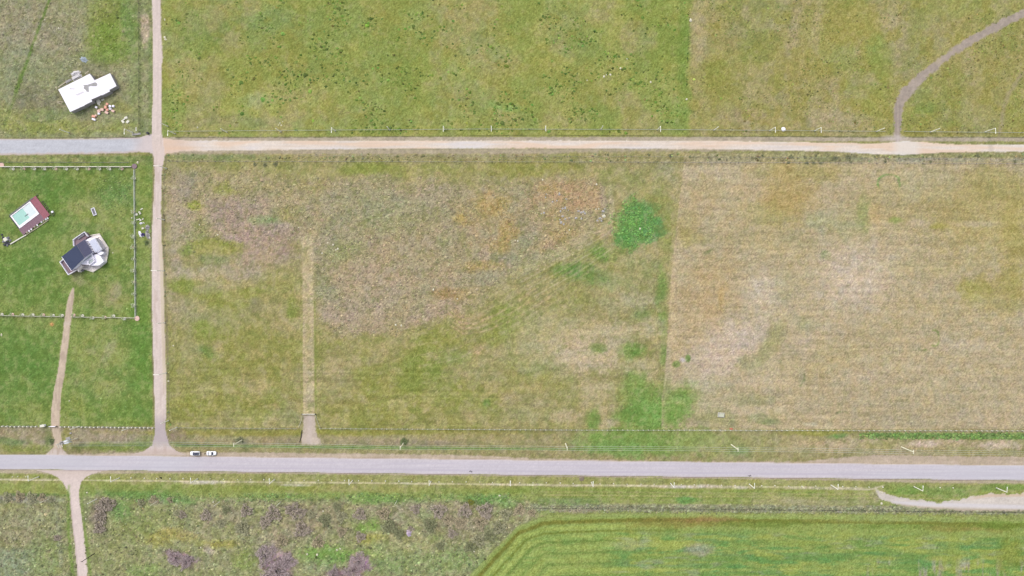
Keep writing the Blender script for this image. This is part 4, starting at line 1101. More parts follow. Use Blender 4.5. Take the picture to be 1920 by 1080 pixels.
# ------------------------------------------------------------------ flat-roofed house under construction
def building_site():
    zr = 2.9
    out = [(109.3, 167.8), (168.5, 138.1), (177.4, 150.7), (206.3, 137.4), (218.1, 161.1), (204.8, 168.5), (205.9, 171.0), (191.8, 178.4), (188.6, 178.4), (187.2, 179.4), (171.2, 186.4), (172.4, 190.2), (158.4, 196.8), (157.6, 198.8), (156.0, 198.6), (131.5, 209.7)]
    base = W(160, 170)
    t = thing('unfinished_house', 'unfinished flat roofed house with white stained roof in the rough pasture', 'house', (base.x, base.y, 0))
    rel = lambda P, z=0: [(x - base.x, y - base.y) for x, y in P2(P, z)]
    roof = MB().prism(rel(out, zr), zr - .35, zr).build('roof', M_ROOFW, t)
    ins = []
    R_ = rel(out, zr)
    cx = sum(p[0] for p in R_) / len(R_)
    cy = sum(p[1] for p in R_) / len(R_)
    ins = [(cx + (x - cx) * .985, cy + (y - cy) * .98) for x, y in R_]
    MB().wall(ins, .22, 0, zr - .355, closed=True).build('wall', M_CONC2, t)
    MB().prism(rel([(166, 150), (177, 151), (203, 140), (216, 161), (190, 176), (171, 185), (158, 196), (132, 207), (112, 169)], 0), 0.0, .12).build('foundation', M_GREY, t)
    st = [(155.2, 159.6), (164.1, 158.9), (171, 156.5), (177.4, 154.4), (181.8, 155.6), (182.6, 158.6), (181.1, 161.8), (176, 162), (170, 161.5), (166.3, 162.6), (166.6, 167.5), (167, 172.2), (162.6, 172.2), (160.5, 168.5), (156.7, 165.6), (157.8, 161.5)]
    MB().prism(rel(st, zr), zr + .004, zr + .008).build('stain', M_STAIN, roof)
    for q in ([(131, 165), (142, 166.2), (139, 168), (130, 167.2)], [(140, 178), (156, 171), (158, 173.5), (146, 179.5)]):
        MB().prism(rel(q, zr), zr + .004, zr + .007).build('stain', mat('faint stain', (232, 224, 232), var=.05), roof)
    # expansion joints of the roof screed
    for a, b in (((168.6, 138.9), (177, 151)), ((177.4, 151.5), (192, 178)), ((128, 158.6), (150, 200.5))):
        A, B = rel([a], zr)[0], rel([b], zr)[0]
        MB().tube([(A[0], A[1], zr + .006), (B[0], B[1], zr + .006)], .035, 4).build('joint', M_CONC2, roof)
    # wall openings seen on the near side
    for a, b in (((160, 195.3), (169, 191.2)), ((194.5, 174.6), (201, 171.5)), ((208, 166.4), (213.5, 163.6)), ((136, 206), (141, 203.8))):
        A, B = Vector(rel([a], 1.6)[0]), Vector(rel([b], 1.6)[0])
        d = B - A
        w_ = MB().box((A.x + B.x) / 2, (A.y + B.y) / 2, .9, d.length, .12, 1.5, math.atan2(d.y, d.x)).build('window', M_DARK, t)
        MB().box((A.x + B.x) / 2, (A.y + B.y) / 2, .82, d.length + .2, .2, .08, math.atan2(d.y, d.x)).build('sill', M_CONC, w_)


building_site()


def plank(label, a, b, w_=.35, z=.12, mt=None, cat='plank', name='plank', group=None, h=.08):
    A, B = W(*a), W(*b)
    d = B - A
    c = (A + B) / 2
    o = MB().box(0, 0, 0, d.length, w_, h, 0, .02).build(name, mt or M_WOOD, None, (c.x, c.y, z), False, (0, 0, math.atan2(d.y, d.x)))
    return tag(o, label, cat, group)


G1 = 'planks lying round the unfinished house'
plank('long white plank lying beside the north-west wall of the unfinished house', (110, 163.5), (123.5, 154), .5, group=G1)
plank('short white plank sticking out past the north corner of the unfinished house', (159.6, 138.9), (166.5, 133.3), .45, group=G1)
plank('thin upper plank on the west side of the unfinished house', (107.8, 190.7), (119.5, 191.4), .3, group=G1)
plank('thin lower plank on the west side of the unfinished house', (107.8, 192.4), (115.8, 195.8), .3, group=G1)
plank('stub of a white plank at the west corner of the unfinished house', (104, 163), (107.3, 165.8), .5, group=G1)
plank('pale plank below the window bay of the unfinished house', (192.5, 180), (196, 184.5), .35, group=G1)
plank('pale plank against the east wall of the unfinished house', (211, 169), (214, 165.5), .3, group=G1)


def sheets(label, pts, n, mt, cat='sheet stack'):
    c = W(sum(p[0] for p in pts) / len(pts), sum(p[1] for p in pts) / len(pts))
    t = thing('sheet_stack', label, cat, (c.x, c.y, 0), group='stacks of white building sheets')
    Q = [(x - c.x, y - c.y) for x, y in P2(pts)]
    for i in range(n):
        k = 1 - .07 * i
        dx, dy = rnd.uniform(-.25, .25), rnd.uniform(-.25, .25)
        a = rnd.uniform(-.08, .08)
        MB().prism([((x * math.cos(a) - y * math.sin(a)) * k + dx, (x * math.sin(a) + y * math.cos(a)) * k + dy) for x, y in Q], .12 * i + .02, .12 * i + .1).build('sheet', mt, t)


sheets('grey white stack of sheets against the north-west wall of the unfinished house', [(123.3, 153), (133.5, 147), (134.5, 150.5), (125, 157)], 3, M_CONC2)
sheets('bright stack of sheets beside the crumpled white cover', [(134.5, 146), (151, 137.5), (153, 142.5), (137.5, 151.5)], 5, M_SHEET)


def heap(name, label, cat, px, py, rx, ry, h, mt, seed, ang=0, group=None, n=16):
    """crumpled cover or pile: a folded, irregular dome"""
    g = random.Random(seed)
    v = [(0, 0, h)]
    rings = 5
    for i in range(1, rings + 1):
        f_ = i / rings
        for k in range(n):
            a = 2 * math.pi * k / n
            fold = 1 + .16 * math.sin(k * 2.4 + seed) + g.uniform(-.12, .12)
            v.append((rx * f_ * fold * math.cos(a), ry * f_ * fold * math.sin(a), max(0, h * (1 - f_ ** 1.6)) * (1 + g.uniform(-.35, .35)) + (.02 if i < rings else -.02)))
    f = [(0, 1 + k, 1 + (k + 1) % n) for k in range(n)]
    for i in range(rings - 1):
        for k in range(n):
            a0, b0 = 1 + i * n + k, 1 + i * n + (k + 1) % n
            f.append((a0, a0 + n, b0 + n, b0))
    p = W(px, py)
    o = MB().add(v, f).build(name, mt, None, (p.x, p.y, .02), False, (0, 0, ang))
    return tag(o, label, cat, group)


heap('crumpled_cover', 'crumpled white cover beside the sheet stacks by the unfinished house', 'tarpaulin', 142, 137, 2.4, 1.1, .5, M_SHEET, 3, .3)
heap('crumpled_tarpaulin', 'blue grey crumpled tarpaulin lying alone in the pasture north of the unfinished house', 'tarpaulin', 157.5, 112, 1.9, 1.3, .5, M_TARP, 5, -.5)
heap('sand_heap', 'heap of pale sand below the wall of the unfinished house', 'sand heap', 184.5, 190, 1.0, 1.9, .7, M_CONC, 9, .2)
heap('sand_heap', 'small pale heap beside the window bay of the unfinished house', 'sand heap', 192.5, 187, .8, .5, .3, M_CONC, 10, .2)

G2 = 'brick stacks south of the unfinished house'
BS = [(202, 195.5, 1.1, 1.0, M_BRICK, 'small bright orange brick stack, northernmost of its group'), (199, 201.5, 1.2, 1.4, M_BRICK, 'orange brick stack under the northernmost stack'), (192.5, 206, 1.5, 1.2, M_BRICKP, 'peach coloured brick stack in the middle of its group'),
      (186.5, 209, 1.3, 1.5, M_BRICKP, 'peach coloured brick stack at the west end of the main group'), (201, 211.5, 1.6, 1.1, M_BRICKP, 'wide peach brick stack, southernmost of the main group'), (202.5, 206.5, 1.1, .9, M_BRICK, 'orange brick stack between the wide stack and the white blocks'),
      (207.5, 199.5, 1.1, .9, M_WHITE, 'white block stack at the upper east of the brick group'), (213.5, 199.5, .9, .9, M_WHITE, 'small white block stack, easternmost of the brick group'), (208, 204.5, 1.3, 1.1, M_SHEET, 'off white block stack inside the east end of the group'),
      (212.8, 208.5, 1.4, 1.0, M_BRICKP, 'pale pink block stack at the lower east end of the brick group'), (181.5, 201.5, .9, .9, M_WHITE, 'single white block stack at the upper west of the brick group'), (186.5, 213.5, .9, .8, M_WHITE, 'single white block stack at the lower west of the main group'),
      (176.8, 218.5, 1.6, 1.1, M_BRICK, 'orange brick stack of the small separate pile'), (181, 217, .9, .8, M_BRICKP, 'peach brick stack of the small separate pile'), (177, 224.3, 1.7, .8, M_WHITE, 'white block stack of the small separate pile')]
for px, py, sx, sy, mt, lb in BS:
    p = W(px, py)
    m = MB()
    a = rnd.uniform(-.6, .4)
    for lz in range(4):
        m.box(0, 0, .1 + lz * .16, sx - (lz % 2) * .06, sy - (lz % 2) * .06, .15, 0, .03)
    t = thing('brick_stack', lb, 'brick stack', (p.x, p.y, 0), a, G2)
    m.build('brick_course', mt, t)
    MB().box(0, 0, .0, sx + .1, sy + .1, .09).build('pallet', M_WOOD, t)
for i, (px, py, a, lb) in enumerate(((236.5, 221, .3, 'upper white slab of the loose pile near the lane'), (231, 228, -.9, 'west white slab of the loose pile near the lane'), (240, 228.5, .8, 'east white slab of the loose pile near the lane'), (233, 224, .2, 'small middle slab of the loose pile near the lane'))):
    p = W(px, py)
    k = .6 if i == 3 else 1
    tag(MB().box(0, 0, 0, 1.5 * k, 1.0 * k, .4, 0, .06).build('concrete_block', M_CONC, None, (p.x, p.y, 0), False, (0, 0, a)), lb, 'concrete block', 'loose white slabs near the lane')
plank('upright white post lying in the grass between the lamp and the lane', (255.4, 239), (255.8, 246), .4, .15, M_CONC, 'post', 'fallen_post')
# black drum at the crossing
p = W(278.3, 250)
t = thing('oil_drum', 'black drum standing at the crossing of the lane and the gravel road', 'drum', (p.x, p.y, 0))
MB().tube([(0, 0, 0), (0, 0, .9)], .55, 14).build('barrel', M_BLACK, t)
MB().tube([(0, 0, .9), (0, 0, .96)], .58, 14).build('rim', M_DARK, t)


# ------------------------------------------------------------------ pool terrace
def pool():
    c = W(55, 403)
    P1, P2_, P3 = W(67.8, 367.2), W(95, 403.3), W(42.8, 438.9)
    u = (P2_ - P1)
    v = (P3 - P2_)
    Lu, Lv = u.length, v.length
    rz = math.atan2(u.y, u.x)                          # local +x runs along the short east side
    org = P1
    t = thing('pool_terrace', 'raised pool terrace of red and mauve boards round a white pool', 'terrace', (org.x, org.y, 0), rz)
    sgn = -1                                           # the long side runs to local -y
    hgt = .45
    MB().box(Lu / 2, sgn * Lv / 2, 0, Lu - .2, Lv - .2, hgt - .06).build('base', M_DARK, t)
    # pool block in local coordinates: from the measured white surround
    def loc(px, py, z=0):
        d = W(px, py, z) - org
        return (d.x * math.cos(-rz) - d.y * math.sin(-rz), d.x * math.sin(-rz) + d.y * math.cos(-rz))
    q = [loc(58.9, 379.1), loc(75, 401.1), loc(37.2, 426.9), loc(21.1, 405.2)]
    x0, x1 = min(a[0] for a in q), max(a[0] for a in q)
    y0, y1 = min(a[1] for a in q), max(a[1] for a in q)
    q = [(x0, y1), (x1, y1), (x1, y0), (x0, y0)]
    # boards: strip beside the short end (red) and strip along the long side (mauve)
    bw = .42
    y = -.02
    dims = {}
    while y - bw > y1 + .05:
        key = ('r', 1)
        if key not in dims: dims[key] = MB().box(0, 0, 0, Lu - .04, bw - .05, .06).mesh('deck_board', M_BOARD)
        link('deck_board', dims[key], t, (Lu / 2, y - bw / 2, hgt - .055 + rnd.uniform(0, .015)))
        y -= bw
    x = x1 + .12
    n = 0
    wl = (Lu - .02 - x)
    nb = int(wl / bw)
    for i in range(nb):
        key = ('m', 1)
        L = Lv + y - .05 + 0
        L = Lv - abs(y) - .1
        if key not in dims: dims[key] = MB().box(0, 0, 0, wl / nb - .05, L, .06).mesh('deck_board', M_BOARD2)
        link('deck_board', dims[key], t, (x + wl / nb * (i + .5), y - L / 2, hgt - .055 + rnd.uniform(0, .015)))
    # slatted screen along the back
    xb = max(x0 - .55, .15)
    for i in range(26):
        if i == 0: sm_ = MB().box(0, 0, 0, .7, .28, .05).mesh('screen_slat', M_GREY)
        link('screen_slat', sm_, t, (xb - .05, -1.8 - i * (Lv - 2.2) / 26, hgt + .15 + rnd.uniform(0, .03)))
    p = thing('swimming_pool', 'white edged swimming pool with turquoise water set in the terrace', 'pool', (org.x, org.y, 0), rz)
    z1 = hgt + .18
    cw = .62
    m = MB()
    m.wall([(x0 + cw / 2, y1 - cw / 2), (x1 - cw / 2 - .25, y1 - cw / 2)], cw, 0, z1)
    m.build('coping', M_COPING, p)
    MB().box(x1 - (cw + .5) / 2, (y0 + y1) / 2, .001, cw + .5, y1 - y0, z1 + .004).build('coping', M_COPING, p)
    MB().box((x0 + x1) / 2 - .4, y0 + cw / 2, .0, x1 - x0 - 1.2, cw, z1).build('coping', M_COPING, p)
    MB().box(x0 + cw / 2 - .12, (y0 + y1) / 2, 0, cw - .2, y1 - y0 - .01, z1 + .002).build('coping', M_COPING, p)
    xa, xb2 = x0 + cw - .22, x1 - cw - .5
    ysh = y1 - (y1 - y0) * .42
    MB().box((xa + xb2) / 2, (y1 - cw + ysh) / 2, .1, xb2 - xa, (y1 - cw) - ysh, z1 - .25).build('shallow_step', M_POOLW, p)
    MB().box((xa + xb2) / 2, (ysh + y0 + cw) / 2, .05, xb2 - xa, ysh - y0 - cw, z1 - .22).build('water', M_WATER, p)
    MB().box((xa + xb2) / 2 + .9, ysh - .4, z1 - .1, .25, 1.9, .06).build('handrail', M_GREY, p)


pool()
# edging wall and pots along the south side of the terrace
e = thing('garden_wall', 'low white edging wall running from the pool terrace to the rock garden', 'garden wall')
MB().wall([V2(21, 457.4), V2(34, 449.6), V2(49, 441)], .45, 0, .5).build('wall_run', M_CONC, e)
MB().wall([V2(49.2, 440.9), V2(70, 427.5), V2(91.5, 412.5)], .28, 0, .4).build('wall_run', M_WOOD, e)
GP = 'pots along the pool terrace'
for i, (px, py) in enumerate(((52, 435.8), (56, 433.2), (60, 430), (66, 425.6), (71, 422.6), (79, 416.6), (83, 414), (87, 411.4), (90.5, 409.2))):
    p = W(px, py)
    t = thing('potted_plant', ['first', 'second', 'third', 'fourth', 'fifth', 'sixth', 'seventh', 'eighth', 'ninth'][i] + ' white pot from the west along the pool terrace edge', 'potted plant', (p.x, p.y, 0), 0, GP)
    MB().tube([(0, 0, 0), (0, 0, .55)], .3, 8, .42).build('pot', M_WHITE if i % 3 else M_WOOD, t)
    g = random.Random(i)
    m = MB()
    for k in range(16):
        a, r_ = g.uniform(0, 6.28), g.uniform(0, .4)
        x, y, z = r_ * math.cos(a), r_ * math.sin(a), .55 + g.uniform(0, .35)
        m.add([(x, y, z), (x + g.uniform(-.2, .2), y + g.uniform(-.2, .2), z + .1), (x + g.uniform(-.2, .2), y + g.uniform(-.2, .2), z)], [(0, 1, 2)])
    m.build('leaves', M_LEAF2, t)


# ------------------------------------------------------------------ shrubs
def shrub_meshes(mt, seed, R=1.0, n=620, h=.75, leaf=.12):
    """unit shrub: a spray of small leaf and twig faces over an open dome"""
    g = np.random.default_rng(seed)
    ph, th = g.uniform(0, 2 * np.pi, n), np.arccos(g.uniform(.05, 1, n))
    lob = 1 + .22 * np.sin(ph * 3 + seed) + .15 * np.sin(ph * 5 + seed * 2) + .1 * np.sin(ph * 9)
    rr = g.uniform(.45, 1.05, n) ** .5 * lob
    P = np.stack([rr * np.sin(th) * np.cos(ph), rr * np.sin(th) * np.sin(ph), np.abs(rr * np.cos(th)) * h + .04], -1)
    out = P / (np.linalg.norm(P, axis=1, keepdims=True) + 1e-6)
    co = []
    d1 = out * .8 + g.normal(0, .6, (n, 3))
    d1 /= np.linalg.norm(d1, axis=1, keepdims=True)
    d2 = np.cross(d1, g.normal(0, 1, (n, 3)))
    d2 /= np.linalg.norm(d2, axis=1, keepdims=True)
    L = (leaf * g.uniform(.7, 1.8, n))[:, None]
    wv = (leaf * g.uniform(.35, .8, n))[:, None]
    V = np.stack([P - d2 * wv, P + d2 * wv, P + d1 * L * 1.4], 1).reshape(-1, 3)
    V[:, 2] = np.maximum(V[:, 2], .01)
    F = np.arange(n * 3).reshape(n, 3)
    leaves = np_mesh('foliage', V * R, F, mt)
    m = MB()
    gg = random.Random(seed)
    for k in range(14):
        a = gg.uniform(0, 6.28)
        r_ = gg.uniform(.3, .9)
        m.tube([(0, 0, 0), (r_ * .5 * math.cos(a), r_ * .5 * math.sin(a), .28), (r_ * math.cos(a + .2), r_ * math.sin(a + .2), .3 + gg.uniform(.1, .35) * h)], .022, 3, .008)
    return leaves, m.mesh('stems', M_DWOOD)


MESHES = {}
for nm, mt, hh in (('purple', M_TWIG, .7), ('sage', M_TWIG2, .6), ('dark', M_TWIG3, .7), ('straw', M_TWIG4, .5), ('green', M_LEAF2, .8), ('yellow', M_YEL, .7)):
    MESHES[nm] = [shrub_meshes(mt, sd_ * 7 + len(nm), 1.0, 620, hh) for sd_ in range(2)]


def shrub(label, px, py, r, kind='purple', name='shrub', cat='shrub', group=None, rz=None, sy=1.0):
    p = W(px, py)
    k = MESHES[kind][rnd.randrange(2)]
    t = thing(name, label, cat, (p.x, p.y, 0), rnd.uniform(0, 6.28) if rz is None else rz, group)
    R = r * PXM
    t.scale = (R, R * sy, R * .55)
    link('foliage', k[0], t)
    link('stems', k[1], t)
    return t


ORD = ['first', 'second', 'third', 'fourth', 'fifth', 'sixth', 'seventh', 'eighth', 'ninth', 'tenth', 'eleventh', 'twelfth', 'thirteenth', 'fourteenth', 'fifteenth', 'sixteenth', 'seventeenth', 'eighteenth', 'nineteenth', 'twentieth', 'twenty-first', 'twenty-second', 'twenty-third', 'twenty-fourth', 'twenty-fifth', 'twenty-sixth', 'twenty-seventh', 'twenty-eighth']
ROW1 = [(196, 947, 13, 'purple'), (208, 944, 10, 'purple'), (265, 943, 7, 'sage'), (289, 937, 8, 'straw'), (320, 937, 6, 'straw'), (333, 962, 7, 'sage'), (343, 965, 7, 'purple'), (387, 966, 10, 'purple'), (424, 955, 8, 'dark'), (462, 957, 11, 'purple'), (513, 963, 14, 'purple'), (549, 956, 13, 'purple'), (566, 961, 9, 'purple'), (584, 964, 8, 'sage'),
        (632, 950, 8, 'dark'), (640, 968, 10, 'sage'), (675, 964, 11, 'purple'), (720, 963, 12, 'straw'), (779, 954, 9, 'purple'), (823, 957, 13, 'purple'), (872, 957, 12, 'purple'), (910, 957, 14, 'purple'), (948, 964, 10, 'sage'), (974, 957, 10, 'straw'), (998, 961, 7, 'straw')]
ROW2 = [(190, 968, 12, 'purple'), (187, 990, 10, 'purple'), (416, 981, 8, 'sage'), (455, 989, 13, 'sage'), (497, 979, 10, 'purple'), (567, 992, 14, 'purple'), (609, 974, 11, 'dark'), (641, 996, 9, 'straw'), (730, 986, 13, 'dark'), (748, 1000, 9, 'dark'), (806, 984, 12, 'dark'), (841, 974, 10, 'straw'), (862, 980, 11, 'straw'), (901, 980, 12, 'straw'), (935, 989, 12, 'sage'), (919, 1003, 11, 'dark'), (848, 1000, 8, 'purple')]
ROW3 = [(528, 1015, 11, 'straw'), (597, 1016, 11, 'straw'), (676, 1006, 9, 'purple'), (826, 1023, 8, 'dark'), (881, 1025, 10, 'dark'), (898, 1012, 12, 'sage'), (770, 992, 6, 'purple')]
KN = {'purple': 'purple brown', 'sage': 'grey green', 'dark': 'dark sage', 'straw': 'straw brown'}
for R_, where in ((ROW1, 'in the row nearest the road'), (ROW2, 'in the middle row of scrub'), (ROW3, 'in the lower row of scrub')):
    R_.sort()
    cnt = {}
    for px, py, r, kd in R_:
        i = cnt.get(kd, 0)
        cnt[kd] = i + 1
        shrub(f'{ORD[i]} {KN[kd]} shrub from the south lane {where}', px, py, r, kd, group='shrubs south of the main road')
shrub('small bright yellow green bush among the purple shrubs near the damp strip', 883, 942, 5.5, 'yellow', group='shrubs south of the main road')
GS = 'shrubs behind the roadside fence'
for i, (px, py, r, kd) in enumerate(((15, 932, 9, 'sage'), (38, 931, 9, 'straw'), (60, 932, 9, 'sage'), (80, 933, 8, 'straw'), (96, 936, 6, 'sage'))):
    shrub(f'{ORD[i]} grey shrub from the west in the line left of the south lane', px, py, r, kd, group=GS)
shrub('low dark bush at the edge of the south lane plot', 108, 1008, 6, 'purple')
# purple heath: low domed carpets made of many twigs
for i, (px, py, rx, sy, lb) in enumerate(((330, 1046, 17, .8, 'west part of the round purple heath patch'), (350, 1053, 15, .7, 'east part of the round purple heath patch'), (520, 1072, 26, .8, 'large purple heath bush at the lower edge'), (498, 1040, 20, .8, 'paler heath bush above the large purple one'), (540, 1052, 15, 1, 'purple heath bush right of the large one'),
                                          (672, 1052, 15, 1, 'pink purple heath bush at the east end'), (662, 1070, 18, .8, 'pink purple heath bush below the eastern one'), (626, 1078, 16, .6, 'dark purple heath bush between the two patches'))):
    if i == 0: MESHES['heath'] = [shrub_meshes(mat('purple heath twigs', (202, 182, 182), var=.12, island=.25), 31 + q_, 1.0, 1500, .25, .06) for q_ in range(2)]
    shrub(lb, px, py, rx, 'heath', 'heath_bush', 'heath', 'purple heath patches', sy=sy)
# plants round the terrace, the hollow and field edges
GT = 'small shrubs beside the pool terrace'
for i, (px, py, r) in enumerate(((80, 379, 2.6), (84, 384, 2.8), (88, 389.5, 3), (91.5, 395, 2.8))):
    shrub(f'{ORD[i]} small dark shrub from the north along the short side of the terrace', px, py, r, 'green', group=GT)
shrub('round dark green bush with a white pot at the east corner of the terrace', 98, 400, 5, 'green', group=GT)
shrub('tiny dark bush at the north corner of the pool terrace', 70, 366, 2.5, 'green', group=GT)
p = W(99.5, 397.5)
tag(MB().box(0, 0, 0, .9, .8, .7, .5).build('planter', M_WHITE, None, (p.x, p.y, 0)), 'white planter beside the round bush at the terrace corner', 'planter')
GE = 'dark bushes along the north edge of the meadow'
for i, (px, py, r) in enumerate(((478, 308, 4), (497, 309, 4.5), (517, 308, 5), (1140, 290, 3), (1217, 290.5, 3), (1257, 291.5, 4.5), (1294, 293, 2.6), (1430, 292, 3), (1483, 294, 5), (1509, 295, 3.5), (1478, 304.5, 4), (1513, 305.5, 4), (1525, 305, 3.5), (1538, 305.5, 3.5), (1566, 296.5, 5), (1590, 295, 6), (1596, 304, 3), (1660, 303, 3.5), (1745, 303.5, 3), (1800, 293, 5), (1833, 292, 4.5), (1903, 303, 3))):
    shrub(f'{ORD[i]} dark bush from the dirt lane along the edge below the north road', px, py, r * .8, 'dark', group=GE)
shrub('single dark bush in the scrub at the edge of the lower lawn', 97, 827, 5, 'green')
shrub('weedy dark bush at the foot of the first power pole', 450, 825, 6, 'dark')
shrub('weedy dark bush at the foot of the second power pole', 757, 828, 6, 'green')

# ------------------------------------------------------------------ rock garden at the west end of the edging wall
GR_ = 'dark rocks of the rock garden'
for i, (px, py, r) in enumerate(((6, 446, .7), (7, 453, .8), (9, 459, .8), (14, 460, .7), (17, 457, .8), (19, 451, .7), (13, 456, .9), (16, 446, .7), (4, 440, .6))):
    p = W(px, py)
    tag(rock('garden_rock', M_GREY if i % 2 else M_DARK, r, None, (p.x, p.y, 0), .6, i + 40), f'{ORD[i]} grey rock of the ring at the west end of the edging wall', 'rock', GR_)
p = W(12.5, 449)
t = thing('garden_box', 'white square box standing among the dark rocks near the pool', 'box', (p.x, p.y, 0), .6)
MB().box(0, 0, 0, 1.5, 1.5, 1.0).build('cabinet', M_WHITE, t)
MB().box(0, 0, 1.0, 1.6, 1.6, .06).build('lid', M_CONC, t)


# ------------------------------------------------------------------ raised bed
def cold_frame():
    c = W(176.7, 396.9)
    A, B, D = W(171.7, 391.7), W(177.8, 389.4), W(175.6, 404.4)
    u, v = (B - A), (D - A)
    rz = math.atan2(u.y, u.x)
    lx, ly = u.length, v.length
    t = thing('cold_frame', 'small white cold frame with grey panes on the bare patch above the house', 'cold frame', (c.x, c.y, 0), rz)
    m = MB()
    m.box(0, ly / 2, 0, lx, .22, .5).box(0, -ly / 2, 0, lx, .22, .5).box(lx / 2 - .11, 0, 0, .22, ly - .23, .497).box(-lx / 2 + .11, 0, 0, .22, ly - .23, .497)
    m.build('frame', M_WHITE, t)
    nx, ny = 2, 4
    w_, h_ = (lx - .44) / nx, (ly - .24) / ny
    pm = MB().box(0, 0, 0, w_ - .07, h_ - .07, .04).mesh('pane', M_GREY)
    for i in range(nx):
        for j in range(ny):
            link('pane', pm, t, (-lx / 2 + .22 + w_ * (i + .5), -ly / 2 + .12 + h_ * (j + .5), .38 + rnd.uniform(0, .02)))
    MB().box(0, 0, 0, lx - .3, ly - .2, .3).build('bed', M_DECKP, t)


cold_frame()


# ------------------------------------------------------------------ the dwelling
def dwelling():
    c = W(160, 475)
    t = thing('house', 'white house with dark gabled roof, roof terraces and cream octagonal patio on the lawn', 'house', (c.x, c.y, 0))
    rel = lambda P, z=0: [(x - c.x, y - c.y) for x, y in P2(P, z)]
    # patio
    MB().prism(rel([(164.3, 441.9), (186.7, 437.8), (195, 450.5), (204.6, 464.8), (203.2, 478), (200, 492.8), (187, 503), (175, 510.6), (159.2, 505.5), (150, 508), (147, 509), (143, 503), (150, 480)]), 0, .3).build('patio', M_PATIO, t)
    MB().wall(rel([(166, 442.5), (186.4, 438.6), (203.8, 465), (199.2, 492.4), (174.8, 509.8), (160, 505)], .6), .18, .3, .62).build('patio_kerb', M_CONC, t)
    # main body under the gable
    ze, zr_ = 4.2, 6.0
    e = [(115.5, 481.6), (158.2, 449), (173.5, 473), (133.8, 507.6)]
    E_ = rel(e, ze)
    body = [(E_[0][0] * .97, E_[0][1] * .97), (E_[1][0] * .97, E_[1][1] * .97), (E_[2][0] * .97, E_[2][1] * .97), (E_[3][0] * .97, E_[3][1] * .97)]
    MB().prism(body, 0, ze - .15).build('wall', M_WHITE, t)
    r0, r1 = rel([(143.4, 459)], zr_)[0], rel([(158.6, 481.6)], zr_)[0]
    r1 = (r0[0] + (E_[2][0] - E_[1][0]) * 1.0, r0[1] + (E_[2][1] - E_[1][1]) * 1.0)
    th = .14

    def slope(a, b, cc, d, mt):
        v = [(a[0], a[1], ze), (b[0], b[1], zr_), (cc[0], cc[1], zr_), (d[0], d[1], ze)]
        v2 = [(x, y, z - th) for x, y, z in v]
        o = MB().add(v + v2, [(0, 1, 2, 3), (7, 6, 5, 4), (0, 4, 5, 1), (1, 5, 6, 2), (2, 6, 7, 3), (3, 7, 4, 0)]).build('roof', mt, t)
        # standing seams running from eave to ridge
        m = MB()
        for k in range(1, 16):
            f_ = k / 16
            p0 = Vector(v[0]).lerp(Vector(v[3]), f_)
            p1 = Vector(v[1]).lerp(Vector(v[2]), f_)
            m.tube([p0 + Vector((0, 0, .02)), p1 + Vector((0, 0, .02))], .03, 4)
        m.build('seams', mt, o)
        return o
    slope(E_[0], r0, r1, E_[3], M_SLATE)
    slope(E_[1], r0, r1, E_[2], M_SLATE2)
    MB().tube([(r0[0], r0[1], zr_ + .02), (r1[0], r1[1], zr_ + .02)], .09, 5).build('ridge_cap', M_GREY, t)
    a, b = E_[0], E_[3]
    MB().tube([(a[0], a[1], ze - .05), (b[0], b[1], ze - .05)], .15, 5).build('gutter', M_WHITE, t)
    for q in ((E_[0], E_[3]), (E_[1], E_[2])):       # gable ends
        pass
    MB().add([(body[0][0], body[0][1], ze - .16), (body[1][0], body[1][1], ze - .16), (r0[0] * .97, r0[1] * .97, zr_ - .18), (body[3][0], body[3][1], ze - .16), (body[2][0], body[2][1], ze - .16), (r1[0] * .97, r1[1] * .97, zr_ - .18)], [(0, 1, 2), (3, 5, 4)]).build('gable', M_WHITE, t)
    # north terrace
    z = 3.0
    pt = [(136.8, 449.2), (157.7, 434.8), (164.5, 443), (160, 449), (146, 458.5), (141, 462)]
    ter = MB().prism(rel(pt, z), 0, z).build('terrace', M_DECKP, t)
    MB().wall(rel([(137.4, 461), (136.8, 449.2), (157.7, 434.8), (164.2, 443)], z + .9), .2, z, z + .9).build('parapet', M_WHITE, ter)
    MB().box(*rel([(153, 443)], z)[0], z + .005, 3.6, 1.0, .5, .6).build('bench', M_GREY, ter)
    # west terrace
    z = 2.6
    pt = [(112.5, 491.3), (119.5, 487), (134, 507.6), (141, 503), (142, 506), (127.9, 514.6)]
    ter = MB().prism(rel(pt, z), 0, z).build('terrace', M_DECKP, t)
    MB().wall(rel([(118, 486.4), (111.9, 491.3), (127.7, 515.2), (141.5, 506.6)], z + .9), .22, z, z + .9).build('parapet', M_WHITE, ter)
    # north-east wing
    z = 3.4
    pt = [(161.3, 450), (169.4, 445.5), (178, 446), (190.8, 467.4), (186, 470.6), (178.6, 473.5), (173.5, 470)]
    wg = MB().prism(rel(pt, z), 0, z).build('wing', M_WHITE, t)
    rr = rel([(166.4, 452.6), (177.6, 447), (189.4, 467), (178.4, 472.4)], z + .02)
    MB().prism(rr, z + .003, z + .22).build('wing_roof', M_ROOFG, wg)
    m = MB()
    for k in range(1, 9):
        p0 = Vector((*rr[0], z + .23)).lerp(Vector((*rr[3], z + .23)), k / 9)
        p1 = Vector((*rr[1], z + .23)).lerp(Vector((*rr[2], z + .23)), k / 9)
        m.tube([p0, p1], .035, 4)
    m.build('roof_rib', M_ROOFG, wg)
    for k in range(5):
        q = rel([(164.6 + k * 2.7, 453 + k * 4.6)], z + .3)[0]
        MB().box(q[0], q[1], z + .01, .7, .28, .35, -.9).build('vent', M_GREY, wg)
    # pergola slats beside the wing
    pg = thing('pergola', 'narrow grey slatted pergola on the patio beside the pale wing of the house', 'pergola', (c.x, c.y, 0))
    A, B = rel([(181, 447)], 2.5)[0], rel([(196.6, 467.6)], 2.5)[0]
